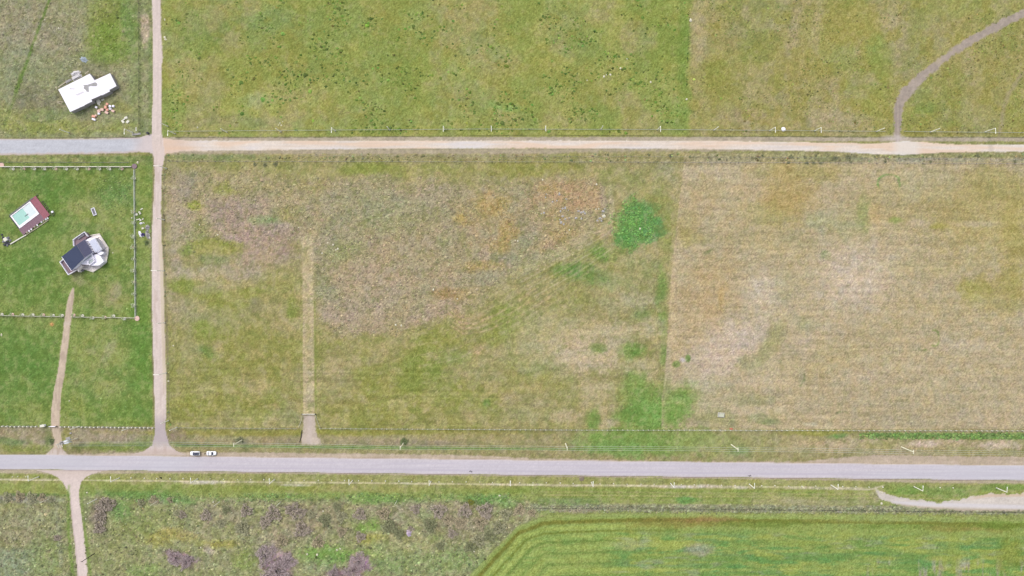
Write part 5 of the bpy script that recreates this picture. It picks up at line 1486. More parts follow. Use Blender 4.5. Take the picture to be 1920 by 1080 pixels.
    d = Vector(B) - Vector(A)
    L = d.length
    an = math.atan2(d.y, d.x)
    nn = Vector((-d.y, d.x)).normalized()
    beam = MB().box(0, 0, 0, L, .16, .1).mesh('slat', M_GREY)
    for k in range(5):
        mid = (Vector(A) + Vector(B)) / 2 + nn * (-.1 + (k - 2) * .42)
        link('slat', beam, pg, (mid.x, mid.y, 2.4), (0, 0, an))
    for k in (0, 1):
        q = Vector(A).lerp(Vector(B), .04 + k * .92)
        MB().box(q.x, q.y, 2.28, .16, 2.2, .12, an).build('beam', M_DARK, pg)
        for s_ in (-1, 1):
            MB().tube([(q.x + nn.x * s_, q.y + nn.y * s_, .3), (q.x + nn.x * s_, q.y + nn.y * s_, 2.28)], .07, 5).build('post', M_DARK, pg)
    # white balcony wing
    z = 3.2
    pt = [(147.5, 490.3), (170.4, 474.5), (176.6, 485.2), (168.4, 496.4), (155.2, 495.9)]
    bl = MB().prism(rel(pt, z), 0, z).build('balcony', M_WHITE, t)
    MB().prism(rel([(150.5, 490.2), (169.8, 477.2), (172, 480.4), (153, 493.4)], z), z + .003, z + .02).build('balcony_floor', M_GLASSG, bl)
    MB().wall(rel([(147.5, 490.3), (170.4, 474.5), (176.6, 485.2)], z + .5), .22, z, z + .5).build('parapet', M_WHITE, bl)
    MB().wall(rel([(163.2, 490.5), (173.3, 483.2), (176.6, 489.3), (167.5, 496.7)], z + .5), .28, z, z + .45, closed=True).build('roof_light', M_WHITE, bl)
    MB().prism(rel([(164, 490.8), (173, 484.2), (175.8, 489), (167.6, 495.6)], z), z + .03, z + .3).build('pane', M_GLASSG, bl)
    MB().box(*rel([(166.5, 491)], z)[0], z + .2, .7, .7, .6, .5).build('chimney', M_WHITE, bl)
    # round white wing
    z = 2.8
    pt = [(173.5, 478), (181.5, 476.5), (187.8, 480), (194.9, 490.3), (185.7, 497.4), (171.5, 498.4), (168, 492)]
    rw = MB().prism(rel(pt, z), 0, z).build('round_wing', M_WHITE, t)
    MB().prism(rel([(181, 472.5), (189.5, 470.5), (194.8, 474), (189, 478.6), (184, 477)], 2.6), 0, 2.6).build('porch_roof', M_WHITE, t)
    # entrance
    MB().prism(rel([(141.5, 505.5), (151, 496), (154.5, 499.5), (149.5, 505), (147.3, 510.4), (143.5, 506)], 2.4), 0, 2.4).build('porch', M_PATIO, t)
    MB().prism(rel([(136.8, 504.2), (149, 495.5), (150, 497), (141, 504.8)], 3.2), 2.9, 3.2).build('porch_canopy', M_WHITE, t)
    # windows on the visible sides
    for (a, b, z0, z1) in (((161, 502), (168, 500.8), .9, 2.2), ((174.5, 500.6), (181, 500.4), .9, 2.2), ((188, 497.6), (192.5, 493.5), .9, 2.2), ((193, 471), (191, 468), .9, 2.3)):
        A, B = Vector(rel([a])[0]), Vector(rel([b])[0])
        d = B - A
        w_ = MB().box((A.x + B.x) / 2, (A.y + B.y) / 2, z0, d.length, .14, z1 - z0, math.atan2(d.y, d.x)).build('window', M_GLASSD, t)
    q = rel([(156.5, 507)])[0]
    MB().tube([(q[0], q[1], 0), (q[0], q[1], 1.1)], .5, 12).build('water_butt', M_GREY, None)


dwelling()
for o in bpy.data.objects:
    if o.name == 'water_butt':
        c = W(160, 475)
        o.location = (c.x, c.y, 0)
        tag(o, 'round grey water butt standing at the corner of the house entrance', 'water butt')

# ------------------------------------------------------------------ dumped rubble beside the lane
GD = 'dumped rubble beside the dirt lane'
DR = [(265.8, 392, 1.3, .5, .5, 'top white splinter of the rubble strip'), (261.6, 397.8, .8, .6, 0, 'pale chunk under the top splinter of the rubble strip'), (256.5, 402.3, 1.1, .8, .2, 'pale ring shaped chunk nearest the garden wall, upper one'), (263.2, 400.5, .9, .5, .7, 'slanting pale chunk in the middle of the rubble strip'),
      (259.5, 411.2, 1.9, .35, .3, 'long thin pale slat of the rubble strip'), (263.8, 412.8, .8, .7, 0, 'pale chunk just above the white sack'), (268.4, 410.6, .4, .9, -.2, 'upright pale splinter at the east of the rubble strip'), (270, 418, .7, .35, -.8, 'small white splinter right of the white sack'),
      (256, 400, .5, .5, 0, 'small pale chunk nearest the garden wall'), (268.2, 428, .9, .8, .3, 'pale chunk beside the grey slab'), (281, 445.5, .5, 1.0, .5, 'white splinter at the south tip of the rubble'), (247.6, 408.8, .5, .4, 0, 'pale chunk inside the garden wall')]
for px, py, lx, ly, a, lb in DR:
    p = W(px, py)
    tag(MB().box(0, 0, 0, lx, ly, .3, 0, .08).build('rubble_chunk', M_CONC, None, (p.x, p.y, 0), False, (0, 0, a)), lb, 'rubble', GD)
heap('white_sack', 'bright white sack lying in the rubble strip beside the lane', 'sack', 264.5, 418.8, .85, .5, .5, M_WHITE, 21, .2, GD)
heap('white_mattress', 'curved white mattress at the west end of the dumped rubbish', 'mattress', 263, 438.6, .75, 1.5, .5, M_WHITE, 22, .35, GD)
heap('rubbish_bag', 'dark purple rubbish bags between the mattress and the slabs', 'rubbish bag', 268.2, 440.2, 1.0, .9, .7, M_PURP, 23, .1, GD)
heap('rubbish_bag', 'small white rubbish bag on top of the purple ones', 'rubbish bag', 268.8, 442.6, .4, .25, .75, M_WHITE, 24, .4, GD)
heap('concrete_spoil', 'round grey heap of concrete spoil north of the dumped rubbish', 'spoil heap', 276.5, 426.5, 1.1, 1.3, .6, M_CONC2, 25, 0, GD)
heap('concrete_spoil', 'long mauve grey heap of spoil beside the lane', 'spoil heap', 277, 441.5, 1.0, 1.9, .6, M_CONC2, 26, .35, GD)
heap('concrete_spoil', 'small grey heap of spoil joining the two larger heaps', 'spoil heap', 276, 434, .8, .6, .4, M_CONC2, 27, .35, GD)
shrub('dark bush behind the dumped rubbish at the lane', 275, 455, 4.5, 'green')


# ------------------------------------------------------------------ garden boundary: wall, young trees
gw = thing('garden_wall', 'low white wall along the north side of the lawn', 'garden wall')
xs = np.linspace(2, 247, 26)
for i in range(25):
    A, B = V2(xs[i] + .15, 312.9), V2(xs[i + 1] - .15, 313.0)
    MB().box((A[0] + B[0]) / 2, A[1], 0, B[0] - A[0], .3, .8).build('wall_panel', M_CONC, gw)
gw = thing('garden_wall', 'low grey wall along the lane side of the lawn', 'garden wall')
ys = np.linspace(318, 595, 29)
for i in range(28):
    A, B = V2(251.7 + (ys[i] - 318) * .0085, ys[i] + .15), V2(251.7 + (ys[i + 1] - 318) * .0085, ys[i + 1] - .15)
    MB().box(A[0], (A[1] + B[1]) / 2, 0, .45, A[1] - B[1], .4).build('wall_panel', mat('weathered green grey concrete', (186, 192, 174), var=.15, scale=2) if i == 0 else bpy.data.materials['weathered green grey concrete'], gw)
gw = thing('garden_wall', 'thin white rail along the south side of the lawn', 'garden wall')
for (x0, y0, x1, y1) in ((-30, 591, 60, 592.6), (60, 592.6, 119, 593.6), (135, 594.2, 200, 595), (200, 595, 254, 596)):
    MB().wall([V2(x0, y0), V2(x1, y1)], .16, .6, .95).build('rail', M_CONC, gw)
pm = MB().box(0, 0, 0, .2, .2, 1.0).mesh('post', M_WOOD)
for x in np.arange(-25, 254, 10.2):
    if 120 < x < 134: continue
    p = W(x, 592 + x * .016)
    link('post', pm, gw, (p.x, p.y, 0))
for (px, py, r, lb, mt) in ((4, 309.5, 1.1, 'pinkish round concrete pad at the west end of the white garden wall', M_BRICKP), (252.5, 311.8, 1.2, 'mauve grey pad at the corner of the garden walls', M_DECKP), (257.5, 597, 1.15, 'round terracotta pad at the south corner of the garden wall', M_BRICKP)):
    p = W(px, py)
    tag(MB().tube([(0, 0, 0), (0, 0, .35)], r, 14).build('corner_pad', mt, None, (p.x, p.y, 0)), lb, 'concrete pad')
p = W(258.3, 304.8)
tag(rock('white_stone', M_STONE, .55, None, (p.x, p.y, 0), .6, 8), 'white stone outside the north-east corner of the garden wall', 'stone')

TREE = []
for q_ in range(3):
    g = np.random.default_rng(60 + q_)
    lv, _ = shrub_meshes(M_LEAF, 60 + q_, 1.0, 150, .9, .2)
    tm = MB().tube([(0, 0, -1.0), (.05, 0, -.3), (0, .05, .5)], .1, 5, .04).mesh('trunk', M_DWOOD)
    bs = MB().tube([(0, 0, 0), (0, 0, .06)], 1.0, 10).mesh('tree_ring', M_BRICKP if q_ == 1 else M_CONC)
    TREE.append((lv, tm, bs))


def young_tree(px, py, label, group, k=0, r=.75):
    p = W(px, py)
    t = thing('young_tree', label, 'young tree', (p.x, p.y, 0), rnd.uniform(0, 6), group)
    lv, tm, bs = TREE[k]
    link('crown', lv, t, (0, 0, 1.0), (0, 0, 0), (r, r, r * 1.1))
    link('trunk', tm, t, (0, 0, 1.0), (0, 0, 0), (r, r, 1))
    link('tree_ring', bs, t, (0, 0, 0), (0, 0, 0), (.7, .7, 1.5))


for i, x in enumerate((25, 45, 65, 84, 105, 125, 145, 167, 187, 206, 229)):
    young_tree(x, 316.5, f'{ORD[i]} young tree from the west inside the white north wall of the lawn', 'young trees along the north wall', i % 3)
for i, (x, y) in enumerate(((4, 589.5), (24, 589.5), (43, 590.5), (62, 590.5), (82, 590.5), (100, 591.3), (117, 591.5), (139, 590.8), (155, 592), (174.5, 596), (197, 594.8), (213.5, 592.5), (234, 597.5))):
    young_tree(x, y, f'{ORD[i]} young tree from the west along the thin south rail of the lawn', 'young trees along the south rail', i % 3)
for i, (x, y) in enumerate(((252, 334.5), (251.4, 397.5), (251.6, 418), (251.2, 443.3), (251.5, 463.3), (252, 485.5), (251.9, 507.3), (252.4, 529), (252.8, 551), (252.4, 572.3))):
    young_tree(x, y, f'{ORD[i]} young tree from the north on the lane side wall of the lawn', 'young trees along the lane side wall', i % 3, 1.0 if i in (3, 4, 6, 9) else .8)

# ------------------------------------------------------------------ fences
PM = {}


def fence(label, pts, step, hgt=1.2, pw=.14, mt=None, wires=3, wr=.02, gaps=(), jit=.1, wmat=None):
    t = thing('fence', label, 'fence')
    mt = mt or M_CONC
    key = (pw, hgt, mt.name)
    if key not in PM: PM[key] = MB().box(0, 0, 0, pw, pw, hgt).mesh('post', mt)
    L = [0]
    P = [Vector(V2(*p)) for p in pts]
    for a, b in zip(P[:-1], P[1:]): L.append(L[-1] + (b - a).length)
    s_ = 0
    runs = MB()
    prev = None
    n = 0
    while s_ <= L[-1]:
        k = max(i for i in range(len(L)) if L[i] <= s_ + 1e-6)
        k = min(k, len(P) - 2)
        f = (s_ - L[k]) / (L[k + 1] - L[k])
        q = P[k].lerp(P[k + 1], f)
        gx = q.x / PXM + 960
        gy = 540 - q.y / PXM
        ok = not any(g0 < (gx if ax == 'x' else gy) < g1 for ax, g0, g1 in gaps)
        if ok:
            if n < 299:
                link('post', PM[key], t, (q.x + rnd.uniform(-jit, jit) * .3, q.y + rnd.uniform(-jit, jit) * .3, 0), (rnd.uniform(-.05, .05), rnd.uniform(-.05, .05), rnd.uniform(0, 1)))
            n += 1
            if prev is not None:
                for j in range(wires):
                    z = hgt * (.35 + .6 * j / max(1, wires - 1))
                    runs.tube([(prev.x, prev.y, z), (q.x, q.y, z)], wr, 3)
            prev = q
        else:
            prev = None
        s_ += step
    if wires: runs.build('wire', wmat or M_WIRE, t)
    return t


fence('white posted wire fence between the lawn and the verge of the main road', [(-40, 798.5), (95, 799.5), (290, 801.5)], 1.95, 1.2, .5, M_CONC, 3, .03, (('x', 74, 112),))
fence('pale posted fence along the meadow edge, west of the field gate', [(336, 801.5), (560, 803.3)], 2.4, 1.1, .2, M_WOOD, 3, .025)
fence('pale posted fence along the south edge of the meadow and stubble field', [(601, 803), (1100, 806), (1960, 807.5)], 2.4, 1.1, .26, M_CONC, 3, .03)
fence('weathered wire fence below the north dirt road', [(318, 302.5), (1240, 304.5), (1960, 307.5)], 3.6, 1.1, .16, M_GREY, 3, .022, (), .1, M_CONC2)
fence('second older wire fence nearer the north dirt road', [(560, 292.3), (1240, 294), (1960, 299.5)], 6.0, 1.0, .14, M_GREY, 2, .02, (), .1, M_CONC2)
fence('wire fence of the north field behind the lamp posts', [(318, 246.8), (900, 242.5), (1240, 243.4), (1676, 247)], 5.0, 1.2, .16, M_WOOD, 3, .035)
fence('wire fence east of the earth track in the north field', [(1694, 247), (1960, 250)], 5.0, 1.2, .16, M_WOOD, 3, .035)
fence('dark wire fence between the rough pasture and the lane strip', [(262, -40), (262, 257)], 4.0, 1.2, .15, M_DWOOD, 3, .03, (), .1, M_DWOOD)
fence('wire fence along the north wall outside of the lawn', [(2, 304.5), (252, 305.3)], 4.0, 1.2, .14, M_GREY, 3, .03, (), .1, M_GREY)
fence('dark wire fence along the ditch above the crop field', [(1000, 952), (1300, 954), (1600, 957), (1960, 960.5)], 5.0, 1.1, .14, M_DWOOD, 3, .02, (), .1, M_DWOOD)
fence('low mesh fence flaring out west of the field gate', [(568, 777), (565, 790), (559.5, 803)], 1.6, 1.1, .14, M_WOOD, 3, .03)
fence('low mesh fence flaring out east of the field gate', [(592, 777), (596, 790), (601, 803)], 1.6, 1.1, .14, M_WOOD, 3, .03)


def gate(label, a, b, mt, n=5, split=False, h=1.2):
    A, B = Vector(V2(*a)), Vector(V2(*b))
    d = B - A
    t = thing('gate', label, 'gate', ((A.x + B.x) / 2, (A.y + B.y) / 2, 0), math.atan2(d.y, d.x))
    L = d.length
    for s_ in (-1, 1):
        MB().box(s_ * L / 2, 0, 0, .28, .28, h + .25).build('post', M_DWOOD, t)
    halves = [(-L / 2 + .18, L / 2 - .18)] if not split else [(-L / 2 + .18, -.05), (.05, L / 2 - .18)]
    for x0, x1 in halves:
        for k in range(n):
            link('rail', MB().tube([(x0, 0, .2 + k * (h - .25) / (n - 1)), (x1, 0, .2 + k * (h - .25) / (n - 1))], .12 if k == n - 1 else .07, 5).mesh('rail', mt), t)
        MB().box(x0, 0, .14, .12, .1, h - .1).box(x1, 0, .14, .12, .1, h - .1).build('stile', mt, t)
    return t


gate('pale double field gate across the mown strip of the meadow', (566.8, 776), (592.5, 776), M_CONC, 4, True)
gate('white driveway gate on the track to the house', (93.5, 799), (107.5, 799), M_WHITE, 5)
p = W(82.5, 797.5)
t = thing('meter_box', 'white meter box beside the driveway gate', 'box', (p.x, p.y, 0), .1)
MB().box(0, 0, 0, 2.0, .9, 1.3).build('cabinet', M_WHITE, t)
MB().box(0, 0, 1.3, 2.15, 1.05, .08).build('lid', M_CONC, t)
p = W(78, 797.5)
tag(MB().box(0, 0, 0, .5, .5, 1.0).build('gate_bollard', M_PURP, None, (p.x, p.y, 0)), 'blue grey bollard left of the white meter box', 'bollard')

# ------------------------------------------------------------------ lamps
LAMP = {}


def lamp_meshes():
    LAMP['pole'] = MB().tube([(0, 0, 0), (0, 0, 7.0)], .21, 8, .17).mesh('pole', M_LAMPW)
    LAMP['foot'] = MB().tube([(0, 0, 0), (0, 0, .3)], .3, 8).mesh('foot', M_CONC2)
    LAMP['arm'] = MB().tube([(0, 0, 6.95), (0, .5, 7.12), (0, 1.6, 7.2)], .12, 6, .1).mesh('arm', M_LAMPW)
    LAMP['head'] = MB().box(0, 2.05, 7.12, .26, .9, .14).mesh('lamp_head', M_LAMPW)
    LAMP['cap'] = MB().tube([(0, 0, 7.0), (0, 0, 7.12)], .14, 8).mesh('cap', M_LAMPW)


lamp_meshes()


def lamp(px, py, rz, label, group, arm=True, name='street_lamp', cat='street lamp'):
    p = W(px, py)
    t = thing(name, label, cat, (p.x, p.y, 0), rz, group)
    link('foot', LAMP['foot'], t)
    link('pole', LAMP['pole'], t)
    if arm:
        link('arm', LAMP['arm'], t)
        link('lamp_head', LAMP['head'], t)
    else:
        link('cap', LAMP['cap'], t)
    return t


for i, (x, y) in enumerate(((72.6, 893.9), (224, 895.7), (370.6, 897.8), (515, 899), (661, 901), (808, 902.4), (957, 903), (1108.9, 904.2), (1257.4, 906.3), (1404.8, 907.6), (1558, 909.4), (1713.6, 912.3), (1867.9, 914.6))):
    lamp(x, y, 0, f'{ORD[i]} white street lamp from the west along the south side of the main road', 'street lamps along the main road')
arms = {0, 4, 6, 7, 8, 10, 12, 13, 16}
for i, (x, y) in enumerate(((328.7, 251), (426, 248), (527, 247.3), (628.8, 245.6), (730.8, 244), (834, 243.3), (922, 243), (1022, 242.6), (1126.7, 242.8), (1232.5, 243.4), (1338.4, 244.3), (1443, 245), (1527, 245.5), (1643, 246.6), (1744.6, 247.4), (1846.8, 246.9))):
    a = i in (0, 3, 5, 6, 7, 9, 11, 12, 15)
    lamp(x, y, math.pi, f'{ORD[i]} white lamp from the lane along the north dirt road' if a else f'{ORD[i]} white pole from the lane along the north dirt road, without an arm', 'lamps and poles along the north dirt road', a, 'street_lamp' if a else 'white_pole', 'street lamp' if a else 'pole')
for i, (x, y, a) in enumerate(((314.7, 236.8, 0), (312.5, 316, 1), (308, 412, 0), (307.8, 508, 1), (309.3, 605, 0), (312, 699, 1), (316, 788.5, 0), (332, 801.3, 0))):
    lamp(x, y, math.pi / 2, f'{ORD[i]} white {"lamp" if a else "pole"} from the north along the dirt lane', 'lamps and poles along the dirt lane', bool(a), 'street_lamp' if a else 'white_pole', 'street lamp' if a else 'pole')
lamp(249, 248.3, math.pi, 'white lamp on the grass corner left of the black drum', 'lamps west of the lane')
lamp(129.8, 249, 0, 'single white pole north of the gravel road', 'lamps west of the lane', False, 'white_pole', 'pole')
lamp(149.5, 799.3, 0, 'white pole on the verge beside the transformer frame', 'poles by the lawn fence', False, 'white_pole', 'pole')
lamp(244.4, 801.5, 0, 'white pole on the verge near the foot of the dirt lane', 'poles by the lawn fence', False, 'white_pole', 'pole')
for i, (x, y) in enumerate(((92, 935), (181.5, 935.5), (295.5, 939.5), (412, 940.5), (526.5, 941), (744, 939))):
    t = lamp(x, y, 0, f'{ORD[i]} thin pale pole from the west standing in the scrub behind the lamp row', 'thin poles in the scrub', False, 'thin_pole', 'pole')
    t.scale = (.55, .55, .9) if i != 1 else (1, 1, 1)

# ------------------------------------------------------------------ power line
GPW = 'power poles north of the main road'
PPX = [(454, 825), (756.7, 830.6), (1060.4, 831.5), (1371, 833.7), (1690, 838)]
M_POLEP = mat('sun bleached timber pole', (270, 264, 236), var=.1, scale=3)
pole_m = MB().tube([(0, 0, 0), (0, 0, 10)], .26, 8, .2).mesh('pole', M_POLEP)
arm_m = MB().box(0, 0, 9.7, .24, 1.9, .16).mesh('crossarm', M_POLEP)
ins_m = MB().tube([(0, 0, 9.86), (0, 0, 10.12)], .09, 6).mesh('insulator', M_CONC)
tops = []
for i, (x, y) in enumerate(PPX):
    p = W(x, y)
    t = thing('power_pole', f'{ORD[i]} tall pale power pole from the west beside the main road', 'power pole', (p.x, p.y, 0), 0, GPW)
    link('pole', pole_m, t)
    link('crossarm', arm_m, t)
    for dy in (-.85, 0, .85):
        link('insulator', ins_m, t, (0, dy, 0))
    tops.append(p)
tr = W(143, 826)
pts = [Vector((tr.x, tr.y, 0))] + tops + [tops[-1] + Vector((80, -1.2, 0))]
pl = thing('power_line', 'three pale overhead cables running parallel to the main road', 'power line')
for dy in (-.85, 0, .85):
    m = MB()
    for a, b in zip(pts[:-1], pts[1:]):
        z0 = 7.5 if a is pts[0] else 10.1
        seg = []
        for k in range(9):
            f = k / 8
            q = a.lerp(b, f)
            seg.append((q.x, q.y + dy, z0 + (10.1 - z0) * f - 1.0 * 4 * f * (1 - f)))
        m.tube(seg, .05, 4)
    m.build('cable', M_WIRE, pl)
q = W(440, 844)
t0 = tops[0]
tag(MB().tube([(t0.x, t0.y, 9.5), (t0.x + 1.8, t0.y - 4.5, .1)], .03, 4).build('stay_wire', M_DARK), 'dark stay wire running down from the first power pole', 'stay wire')

# transformer frame
tf = thing('transformer_frame', 'grey transformer on a two pole frame beside the driveway', 'transformer', (tr.x - 1.6, tr.y + .6, 0), .25)
for s_ in (-1, 1):
    MB().tube([(s_ * 2.1, 0, 0), (s_ * 2.1, 0, 8.2)], .17, 8, .14).build('pole', M_POLEP, tf)
MB().box(0, .45, 5.0, 5.6, .4, .25).build('platform_beam', M_CONC2, tf)
MB().box(0, -.65, 5.0, 5.6, .4, .25).build('platform_beam', M_CONC2, tf)
MB().box(1.1, -.1, 5.24, 2.1, 1.6, 1.3).build('tank', mat('transformer grey paint', (246, 250, 256), var=.06), tf)
for k in range(4):
    MB().box(.15 + k * .3, -.78, 5.3, .1, .22, 1.0).build('cooling_fin', M_CONC2, tf)
for k in range(3):
    MB().tube([(.2 + k * .4, -.1, 6.44), (.2 + k * .4, -.1, 6.9)], .08, 6, .05).build('bushing', M_CONC, tf)
MB().box(0, -.1, 7.9, 5.6, .3, .2).build('crossarm', M_CONC2, tf)
for k in range(3):
    MB().box(-2.5 + k * .95, -1.1, 7.2, .22, 1.7, .2).build('fuse_holder', M_CONC, tf)
MB().box(2.6, 1.3, 6.8, 2.0, 1.2, .25).build('switch_bracket', M_CONC2, tf)
MB().box(-1.2, -.1, 6.2, 1.5, .7, .35).build('junction_box', M_DARK, tf)
p = W(133, 812)
tag(MB().box(0, 0, 0, .9, .7, .4, .3).build('cable_pit', M_CONC2, None, (p.x, p.y, 0)), 'small grey cable pit above the transformer frame', 'cable pit')

# dark timber pole by the south lane
p = W(177, 1038)
t = thing('timber_pole', 'tall dark timber pole leaning over the south lane in the view', 'power pole', (p.x, p.y, 0))
MB().tube([(0, 0, 0), (0, 0, 9.8)], .2, 8, .14).build('pole', M_DWOOD, t)
MB().box(0, 0, 9.5, .9, .14, .14).build('crossarm', M_DWOOD, t)

# ------------------------------------------------------------------ marker stones between road and footpath
GM = 'white marker stones along the main road'
bm_ = MB().tube([(0, 0, 0), (0, 0, .45), (0, 0, .55)], .36, 8, .28).mesh('marker_stone', M_CONC)
mx = [24.4, 33.3, 48.6, 167, 245.5, 271, 294, 319]
x = 344.4
while x < 1640:
    mx.append(x)
    x += 25.2
mx += [1655, 1762, 1787]
lampx = (72.6, 224, 370.6, 515, 661, 808, 957, 1108.9, 1257.4, 1404.8, 1558, 1713.6)
MC = {}


def mlabel(x):
    n = sum(1 for a in lampx + (1867.9,) if a < x)
    MC[n] = MC.get(n, -1) + 1
    if n == 0: return f'{ORD[MC[n]]} white marker stone from the west, before the first street lamp'
    return f'{ORD[MC[n]]} white marker stone east of the {ORD[n - 1]} street lamp on the main road'


for x in mx:
    if any(abs(x - a) < 11 for a in lampx): continue
    y = 893.3 + x * .0119 + rnd.uniform(-.5, .5)
    p = W(x + rnd.uniform(-.7, .7), y)
    k = rnd.uniform(.55, .85)
    tag(link('marker_stone', bm_, None, (p.x, p.y, 0), (0, 0, rnd.uniform(0, 6)), (k, k, k)), mlabel(x), 'marker stone', GM)


# ------------------------------------------------------------------ cars
def car(label, px, py, rz, sedan):
    import bmesh
    p = W(px, py)
    t = thing('parked_car', label, 'car', (p.x, p.y, .02), rz, 'cars parked on the gravel shoulder')
    L, Wd = 4.45, 1.95

    def loft(name, secs, mt, n=14):
        """secs: (x, half width, z bottom, z top, corner power)"""
        v = []
        for (x, hw, z0, z1, pw) in secs:
            for k in range(n):
                a = 2 * math.pi * k / n
                cy, cz = math.cos(a), math.sin(a)
                yy = math.copysign(abs(cy) ** pw, cy) * hw
                zz = (z0 + z1) / 2 + math.copysign(abs(cz) ** pw, cz) * (z1 - z0) / 2
                v.append((x, yy, zz))
        f = []
        for i in range(len(secs) - 1):
            for k in range(n):
                k2 = (k + 1) % n
                f.append((i * n + k, i * n + k2, (i + 1) * n + k2, (i + 1) * n + k))
        f.append(tuple(range(n)))
        f.append(tuple(range((len(secs) - 1) * n, len(secs) * n))[::-1])
        return MB().add(v, f).build(name, mt, t, (0, 0, 0), True)
    # +x is the front
    if sedan:
        body = loft('body', [(-2.2, .74, .4, .88, .5), (-2.12, .88, .3, .98, .4), (-1.5, .96, .25, 1.02, .35), (0, .98, .22, .98, .3), (1.3, .96, .25, .92, .35), (2.0, .86, .3, .82, .45), (2.22, .68, .38, .7, .5)], M_CAR)
        cab = [(-1.55, .72, .9, .98, .4), (-.95, .78, .9, 1.42, .4), (.25, .78, .9, 1.44, .4), (1.0, .8, .85, .95, .4)]
        rear = [(-1.56, .66, 1.02), (-1.0, .6, 1.4)]
        front = [(.3, .64, 1.43), (.95, .72, .98)]
    else:
        body = loft('body', [(-2.2, .78, .4, 1.0, .5), (-2.12, .9, .3, 1.08, .4), (-1.4, .97, .25, 1.1, .35), (0, .98, .22, 1.06, .3), (1.2, .97, .25, 1.02, .35), (1.95, .88, .3, .92, .45), (2.2, .7, .38, .78, .5)], M_CAR)
        cab = [(-2.0, .76, .9, 1.1, .4), (-1.7, .8, .9, 1.6, .4), (.1, .8, .9, 1.64, .4), (.95, .82, .9, 1.05, .4)]
        rear = [(-2.02, .66, 1.12), (-1.74, .62, 1.58)]
        front = [(.14, .66, 1.63), (.93, .74, 1.1)]
    cb = loft('cabin', cab, M_CAR)

    def screen(nm, q):
        (xa, ha, za), (xb, hb, zb) = q
        e = .03
        return MB().add([(xa, -ha, za + e), (xa, ha, za + e), (xb, hb, zb + e), (xb, -hb, zb + e), (xa, -ha, za - .05), (xa, ha, za - .05), (xb, hb, zb - .05), (xb, -hb, zb - .05)],
                        [(0, 1, 2, 3), (7, 6, 5, 4), (0, 4, 5, 1), (1, 5, 6, 2), (2, 6, 7, 3), (3, 7, 4, 0)]).build(nm, M_GLASSD, cb)
    screen('rear_window', rear)
    screen('windscreen', front)
    if not sedan:
        MB().box(-.8, 0, 1.62, 1.75, 1.16, .045).build('glass_roof', M_GLASSD, cb)
        MB().box(-.8, .68, 1.58, 1.9, .05, .09).build('roof_rail', M_GREY, cb)
        MB().box(-.8, -.68, 1.58, 1.9, .05, .09).build('roof_rail', M_GREY, cb)
    for s_ in (-1, 1):
        MB().box(-.3, s_ * .775, 1.0, 1.7, .04, .32).build('side_window', M_GLASSD, cb)
        MB().box(.72, s_ * 1.02, .95, .2, .16, .14).build('wing_mirror', M_CAR, t)
        MB().box(2.08, s_ * .62, .6, .14, .34, .14).build('headlight', M_GLASSG, t)
        MB().box(-2.15, s_ * .68, .72, .1, .26, .18).build('tail_light', mat('red lamp glass', (170, 40, 36)) if s_ < 0 else bpy.data.materials['red lamp glass'], t)
        for x in (-1.35, 1.35):
            w_ = MB().tube([(x, s_ * .78, .33), (x, s_ * .99, .33)], .33, 14).build('wheel', M_BLACK, t)
            MB().tube([(x, s_ * .985, .33), (x, s_ * 1.0, .33)], .2, 10).build('rim', M_ROOFG, w_)
    MB().box(2.17, 0, .42, .08, 1.0, .2).build('grille', M_DARK, t)
    MB().box(-2.2, 0, .55, .03, .5, .12).build('number_plate', M_CONC, t)
    return t


car('white car with dark glass roof, the western one on the shoulder', 367.1, 849.4, math.pi, False)
car('white saloon with plain roof, the eastern one on the shoulder', 397.6, 849.2, 0, True)


def person(label, px, py, rz, walk=.18):
    import bmesh
    p = W(px, py)
    t = thing('person', label, 'person', (p.x, p.y, .02), rz)
    J = [(0, 0, .95), (0, 0, 1.2), (0, 0, 1.42), (0, 0, 1.5), (0.02, 0, 1.62), (0.02, 0, 1.74), (0, .09, .9), (walk, .1, .5), (walk * .4, .1, .07), (walk * .4 + .17, .1, .03), (0, -.09, .9), (-walk * .3, -.1, .5), (-walk * 1.5, -.1, .1), (-walk * 1.5 + .15, -.1, .03),
         (0, .19, 1.4), (-.05, .25, 1.14), (.07, .26, .92), (.1, .26, .84), (0, -.19, 1.4), (.04, -.25, 1.14), (.17, -.26, .94), (.2, -.26, .86)]
    Eg = [(0, 1), (1, 2), (2, 3), (3, 4), (4, 5), (0, 6), (6, 7), (7, 8), (8, 9), (0, 10), (10, 11), (11, 12), (12, 13), (2, 14), (14, 15), (15, 16), (16, 17), (2, 18), (18, 19), (19, 20), (20, 21)]
    rad = [.14, .13, .13, .055, .1, .085, .09, .06, .045, .04, .09, .06, .045, .04, .06, .045, .035, .035, .06, .045, .035, .035]
    me = bpy.data.meshes.new('body')
    me.from_pydata(J, Eg, [])
    me.materials.append(M_CLOTH)
    o = link('body', me, t)
    o.modifiers.new('skin', 'SKIN')
    sv = me.skin_vertices[0].data
    for i, r in enumerate(rad): sv[i].radius = (r, r * (1.15 if i in (1, 2) else 1))
    sv[0].use_root = True
    o.modifiers.new('sub', 'SUBSURF').levels = 1
    o.modifiers['sub'].render_levels = 1
    h = rock('hair', M_BLACK, .105, t, (0, 0, 1.71), .8, 3)
    fc = rock('face', M_SKIN, .07, t, (.08, 0, 1.63), 1.2, 4)
    return t


person('person in dark clothes standing at the tail of the white saloon', 386.3, 849.8, math.pi)

